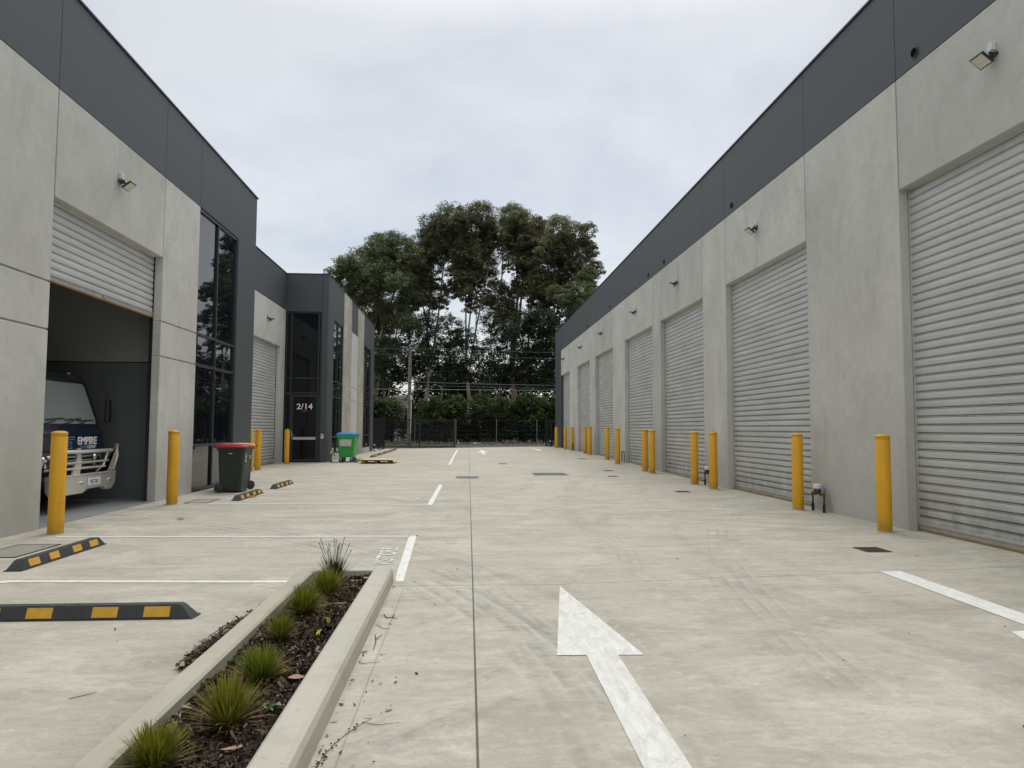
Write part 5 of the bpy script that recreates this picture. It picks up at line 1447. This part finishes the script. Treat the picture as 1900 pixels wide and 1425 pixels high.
CT = np.array([(.155, .165, .078), (.135, .160, .078), (.170, .160, .080), (.115, .140, .070)])
CG = np.array([(.125, .165, .072), (.105, .150, .066), (.145, .165, .072)])
CU = np.array([(.034, .052, .024), (.044, .062, .027), (.028, .044, .022)])
TOP = np.array([.17, .125, .06])
TREES = [
('A',-9.7,80,[(1.9, -1.1, 21.1, 1.82), (-0.1, 0.2, 21.4, 1.7), (3.6, -0.4, 20.6, 1.21), (-2.1, 0.5, 19.8, 1.82), (-3.7, 0.5, 18.3, 1.58), (-0.1, -2.2, 18.0, 2.07), (1.9, -2.3, 17.1, 2.0), (-2.5, 1.4, 16.5, 1.7), (-1.0, -1.1, 14.4, 1.82), (1.9, -1.2, 13.7, 1.82), (-4.0, 1.6, 15.6, 1.34), (0.9, -0.1, 11.2, 1.34), (-0.4, 1.1, 9.5, 1.34), (3.3, -0.1, 15.6, 1.21)]),
('B',-4.3,83,[(0.4, 0.5, 25.0, 1.64), (2.2, -1.4, 25.7, 1.64), (-0.8, 0.5, 22.9, 1.64), (-1.2, 1.3, 20.9, 1.51), (1.1, 0.1, 22.7, 1.76), (-2.3, 0.8, 19.6, 1.39), (0.2, 0.6, 19.9, 1.39), (2.9, -1.7, 23.1, 1.64), (-1.7, 0.9, 17.4, 1.39), (0.9, 0.3, 17.1, 1.26)]),
('C',0.4,80,[(-0.2, -0.8, 24.8, 1.64), (1.3, -1.7, 24.9, 1.52), (2.6, 1.2, 23.9, 1.34), (0.0, -0.1, 21.1, 1.82), (-1.2, 0.8, 22.9, 1.46), (2.0, 1.2, 19.8, 1.34), (-1.3, 0.6, 18.9, 1.21), (1.1, 1.7, 22.6, 1.7), (0.5, -0.3, 18.0, 1.09), (2.8, 0.9, 22.0, 1.21)]),
('D',5.9,84,[(-0.5, -0.2, 26.4, 1.66), (1.1, 1.6, 26.4, 1.53), (0.6, 1.7, 24.5, 1.91), (2.2, -1.6, 24.0, 1.66), (-1.3, -1.2, 24.1, 1.4), (0.1, -1.1, 21.3, 1.66), (-2.1, 1.9, 17.6, 1.66), (1.7, -0.2, 21.4, 1.53), (2.8, 0.3, 25.6, 1.15), (1.1, -0.7, 18.2, 1.53), (-1.1, 0.0, 15.4, 1.53), (3.3, -0.3, 23.6, 1.28)]),
('E',10.7,79,[(-0.2, -0.6, 23.6, 1.56), (1.6, 0.3, 23.3, 1.56), (-1.3, 0.3, 21.7, 1.44), (0.2, 1.7, 21.4, 1.8), (2.6, 0.6, 21.5, 1.44), (-0.8, 2.0, 19.5, 1.92), (1.3, 1.4, 19.0, 1.68), (-2.3, 1.7, 17.8, 1.44), (3.2, 0.5, 19.6, 1.32), (0.4, -1.0, 16.0, 1.2), (-1.4, 1.1, 16.6, 1.32), (-2.6, 1.2, 15.4, 1.08)]),
('F',12.5,74,[(0.6, 1.1, 17.6, 1.12), (-0.2, 0.3, 15.4, 1.57), (1.1, 0.5, 15.6, 1.01), (-1.2, -0.9, 14.0, 1.24), (0.4, 1.1, 13.4, 1.35), (-1.6, 0.2, 11.7, 1.24), (-0.4, -0.7, 10.6, 1.35)]),
('G',-5.3,73,[(-0.3, -1.5, 11.3, 1.44), (1.4, 1.2, 12.1, 1.44), (-1.4, 1.6, 9.4, 1.33), (0.6, -1.4, 9.4, 1.44), (-0.6, 1.0, 7.1, 1.44), (1.9, -0.3, 9.9, 1.22), (1.4, -1.1, 7.7, 1.33)]),
('H',-1.2,70,[(-0.4, -0.7, 11.0, 1.38), (1.1, 0.8, 10.1, 1.28), (-1.1, 1.1, 8.8, 1.28), (0.4, -1.5, 8.2, 1.38), (1.6, 0.4, 6.9, 1.28), (-0.4, -1.4, 6.4, 1.28)]),
('I',3.1,72,[(-0.5, 0.7, 12.0, 1.31), (0.7, -0.6, 10.6, 1.42), (-0.9, 1.3, 9.2, 1.42), (1.0, 1.6, 8.4, 1.42), (-0.4, 0.0, 6.8, 1.42), (1.5, 1.4, 6.5, 1.2)]),
('J',6.8,70,[(-0.9, -0.6, 11.7, 1.38), (0.4, -1.6, 11.4, 1.59), (-0.4, 0.4, 9.6, 1.81), (1.1, -1.6, 9.6, 1.38), (-1.4, -0.9, 8.5, 1.28), (0.7, -0.4, 7.4, 1.59), (-0.9, 0.4, 6.4, 1.38), (1.6, -0.9, 6.9, 1.06), (1.4, -1.2, 11.2, 1.06)]),
('K',-8.0,70,[(0.1, 0.9, 9.6, 1.06), (1.1, -0.6, 8.2, 1.28), (-0.7, 1.3, 7.4, 1.17), (0.6, 1.2, 6.4, 1.28), (-1.3, -0.3, 9.0, 0.96)]),
]
TL = {'A': ("tall green-crowned gum tree at the left end of the tree row", CG, 1250, .42, 4.2),
      'B': ("tall olive-topped tree left of the middle of the row", CT, 1300, .28, 6.0),
      'C': ("tall tree with brownish crown behind the middle of the gap", CT, 1300, .26, 6.5),
      'D': ("tallest tree of the row, dark topped with a straight pale trunk", CT, 1300, .40, 10.0),
      'E': ("broad olive-crowned tree rising over the right warehouse roof", CT, 1300, .28, 8.0),
      'F': ("lower bushy-crowned tree at the right end, cut by the warehouse roof", CG, 1250, .20, 6.0),
      'G': ("dark understorey tree near the utility pole", CU, 1300, .16, 3.6),
      'H': ("dark understorey tree left of the gap's centre", CU, 1250, .15, 3.4),
      'I': ("dark understorey tree right of the gap's centre", CU, 1250, .15, 3.4),
      'J': ("dense black-green understorey tree beside the right warehouse end", CU, 1500, .18, 3.6),
      'K': ("small dark understorey tree beside the left unit's end", CU, 1100, .13, 3.0)}
for key, bx, D, lob in TREES:
    g = np.random.default_rng(ord(key) * 7 + 1)
    lab, cols, dens, r0, fz = TL[key]
    t = thing('gum_tree' if key in 'ABCDEF' else 'understorey_tree', lab, 'tree', (bx, D, .15), 0, 'trees beyond the road')
    und = key in 'GHIJK'
    lob2 = []
    for (x, y, z, r) in lob:
        lob2.append((x, y, z, r * (1.14 if not und else 1.08)))
        for k in range(2 if not und else 1):   # satellite lobes in depth make the crown round from the side too
            a = g.uniform(0, 6.28); lob2.append((x + math.cos(a) * r * .75, y + g.choice([-1, 1]) * g.uniform(.6, 1.8) * r, z - g.uniform(0, .9) * r, r * g.uniform(.6, .85)))
    if not und:
        zs = [q[2] for q in lob]; lo_, hi_ = max(7.5, min(zs) - 3), sorted(zs)[len(zs) // 2]
        for k in range(22):
            a = g.uniform(0, 6.28); rr = g.uniform(.4, 3.0); lob2.append((rr * math.cos(a), rr * math.sin(a), g.uniform(lo_, hi_ + 1.5), g.uniform(.6, 1.15)))
    leaf_cloud('crown', lob2, dens * (3.7 if not und else 2.1), .165 if not und else .17, cols, g, t, topcol=TOP if key in 'BCDEF' else None, mat='leafu' if und else 'leaf')
    mb = MB(); limb_tubes(mb, (0, 0), r0, lob, g, fz); mb.build('trunk', M['bark' if key in 'ABCDEF' else 'barkd'], t, fixn=False)
    if key in 'ABCDE':   # second stems of multi-stemmed trees
        mb = MB(); limb_tubes(mb, (1.3, .4), r0 * .6, lob[len(lob) // 2:], g, fz * .9); mb.build('second_trunk', M['bark'], t, fixn=False)

# bushes behind the wire fence
CB = np.array([(.062, .105, .026), (.050, .086, .022), (.078, .118, .028), (.038, .064, .020)])
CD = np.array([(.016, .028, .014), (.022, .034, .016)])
BU = [(-10.5, 63.5, 3.6, 1.5), (-8.3, 62.6, 4.4, 1.7), (-6.6, 64.5, 3.9, 1.4), (-4.6, 66.0, 3.2, 1.3), (-2.7, 63.4, 4.2, 1.6), (-.7, 62.8, 4.4, 1.7),
      (1.3, 63.2, 4.3, 1.6), (3.3, 62.6, 4.2, 1.7), (5.2, 62.9, 4.0, 1.7), (7.1, 63.3, 4.5, 1.7), (9.3, 63.0, 4.6, 1.8), (11.6, 63.4, 4.2, 1.7)]
BL = ["bush at the far left behind the left unit's end", "rounded green bush left of the pale house", "low thin bush under the pale house", "dark twiggy bush just right of the utility pole",
      "green bush behind the middle of the closed gate", "green bush behind the gate's free end", "wide green bush right of the gate's end", "green bush behind the first clear fence post",
      "bright green bush right of the middle fence post", "tall green bush by the right gate post", "bush mostly hidden by the right warehouse end", "bush wholly beyond the right warehouse corner"]
for i, (x, y, h, w) in enumerate(BU):
    g = np.random.default_rng(100 + i)
    t = thing('bush', BL[i], 'bush', (x, y, .15), 0, 'bushes behind the wire fence')
    lobes = []
    for k in range(13):
        a = g.uniform(0, 6.28); rr = g.uniform(.1, 1.0) * w
        lobes.append((rr * math.cos(a), rr * math.sin(a) * .8, g.uniform(.42, .88) * h, g.uniform(.7, 1.0)))
    lobes.append((g.normal(0, .2), 0, h * .86, .75))
    leaf_cloud('foliage', lobes, 1700, .17, CB if i not in (3,) else CD, g, t, flat=.7, sub=.36, mat='leafu')
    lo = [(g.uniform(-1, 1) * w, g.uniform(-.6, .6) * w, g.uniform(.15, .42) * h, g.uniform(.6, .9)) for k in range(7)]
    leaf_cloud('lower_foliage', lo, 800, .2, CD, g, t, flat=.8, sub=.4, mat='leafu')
    mb = MB()
    for k in range(6):
        l = lobes[k]; mb.tube([(g.normal(0, .15), g.normal(0, .15), -.1), (l[0] * .5 + g.normal(0, .1), l[1] * .5, l[2] * .5), (l[0], l[1], l[2])], [.05, .035, .012], 5, caps=False)
    mb.build('stems', M['barkd'], t, fixn=False)
# undergrowth: dark leafy mass at the foot of the trees
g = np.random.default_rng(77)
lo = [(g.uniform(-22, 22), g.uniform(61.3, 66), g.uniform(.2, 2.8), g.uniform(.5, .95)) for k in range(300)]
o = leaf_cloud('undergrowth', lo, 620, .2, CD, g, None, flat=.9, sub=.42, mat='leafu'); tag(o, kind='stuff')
lo = [(g.uniform(-34, 34), g.uniform(84, 96), 9.0 * g.uniform(0, 1) ** 1.3, g.uniform(1.3, 2.2)) for k in range(420)]
o = leaf_cloud('distant_woodland', lo, 380, .42, CU * .9, g, None, flat=.9, sub=.42, mat='leafu'); tag(o, kind='stuff')
# short grass on the strip outside the gate and weeds on the shoulder
g = np.random.default_rng(5)
n = 9000; X = g.uniform(-9, -.6, n); Yv = g.uniform(50.0, 52.3, n); hh = g.uniform(.03, .11, n); a = g.uniform(0, 6.28, n)
c, s = np.cos(a) * .008, np.sin(a) * .008; z0 = np.full(n, .07); dx, dy = g.normal(0, .02, n), g.normal(0, .02, n)
V = np.stack([np.stack([X - c, Yv - s, z0], 1), np.stack([X + c, Yv + s, z0], 1), np.stack([X + c * .2 + dx, Yv + s * .2 + dy, z0 + hh], 1), np.stack([X - c * .2 + dx, Yv - s * .2 + dy, z0 + hh], 1)], 1).reshape(-1, 3)
cc = np.array([(.075, .12, .03), (.05, .09, .025), (.13, .13, .05)])[g.choice(3, n)]
o = fast_mesh('verge_grass', V, np.arange(n * 4).reshape(n, 4), M['blade'], None, np.repeat(cc, 4, axis=0)); tag(o, kind='stuff')
def spos(n):
    x = rng.uniform(-12, 12, n); y = rng.uniform(57.3, 60.5, n)
    return np.stack([x, y, .135 + .10 * np.clip((y - 57.2) / 2.5, 0, 1) ** 2 + rng.uniform(0, .05, n)], 1)
o = chips('shoulder_litter', 5000, spos, np.array([(.12, .09, .065), (.07, .055, .04), (.2, .16, .12), (.05, .07, .03)]), .05, .16, (.2, .6), .5); tag(o, kind='stuff')
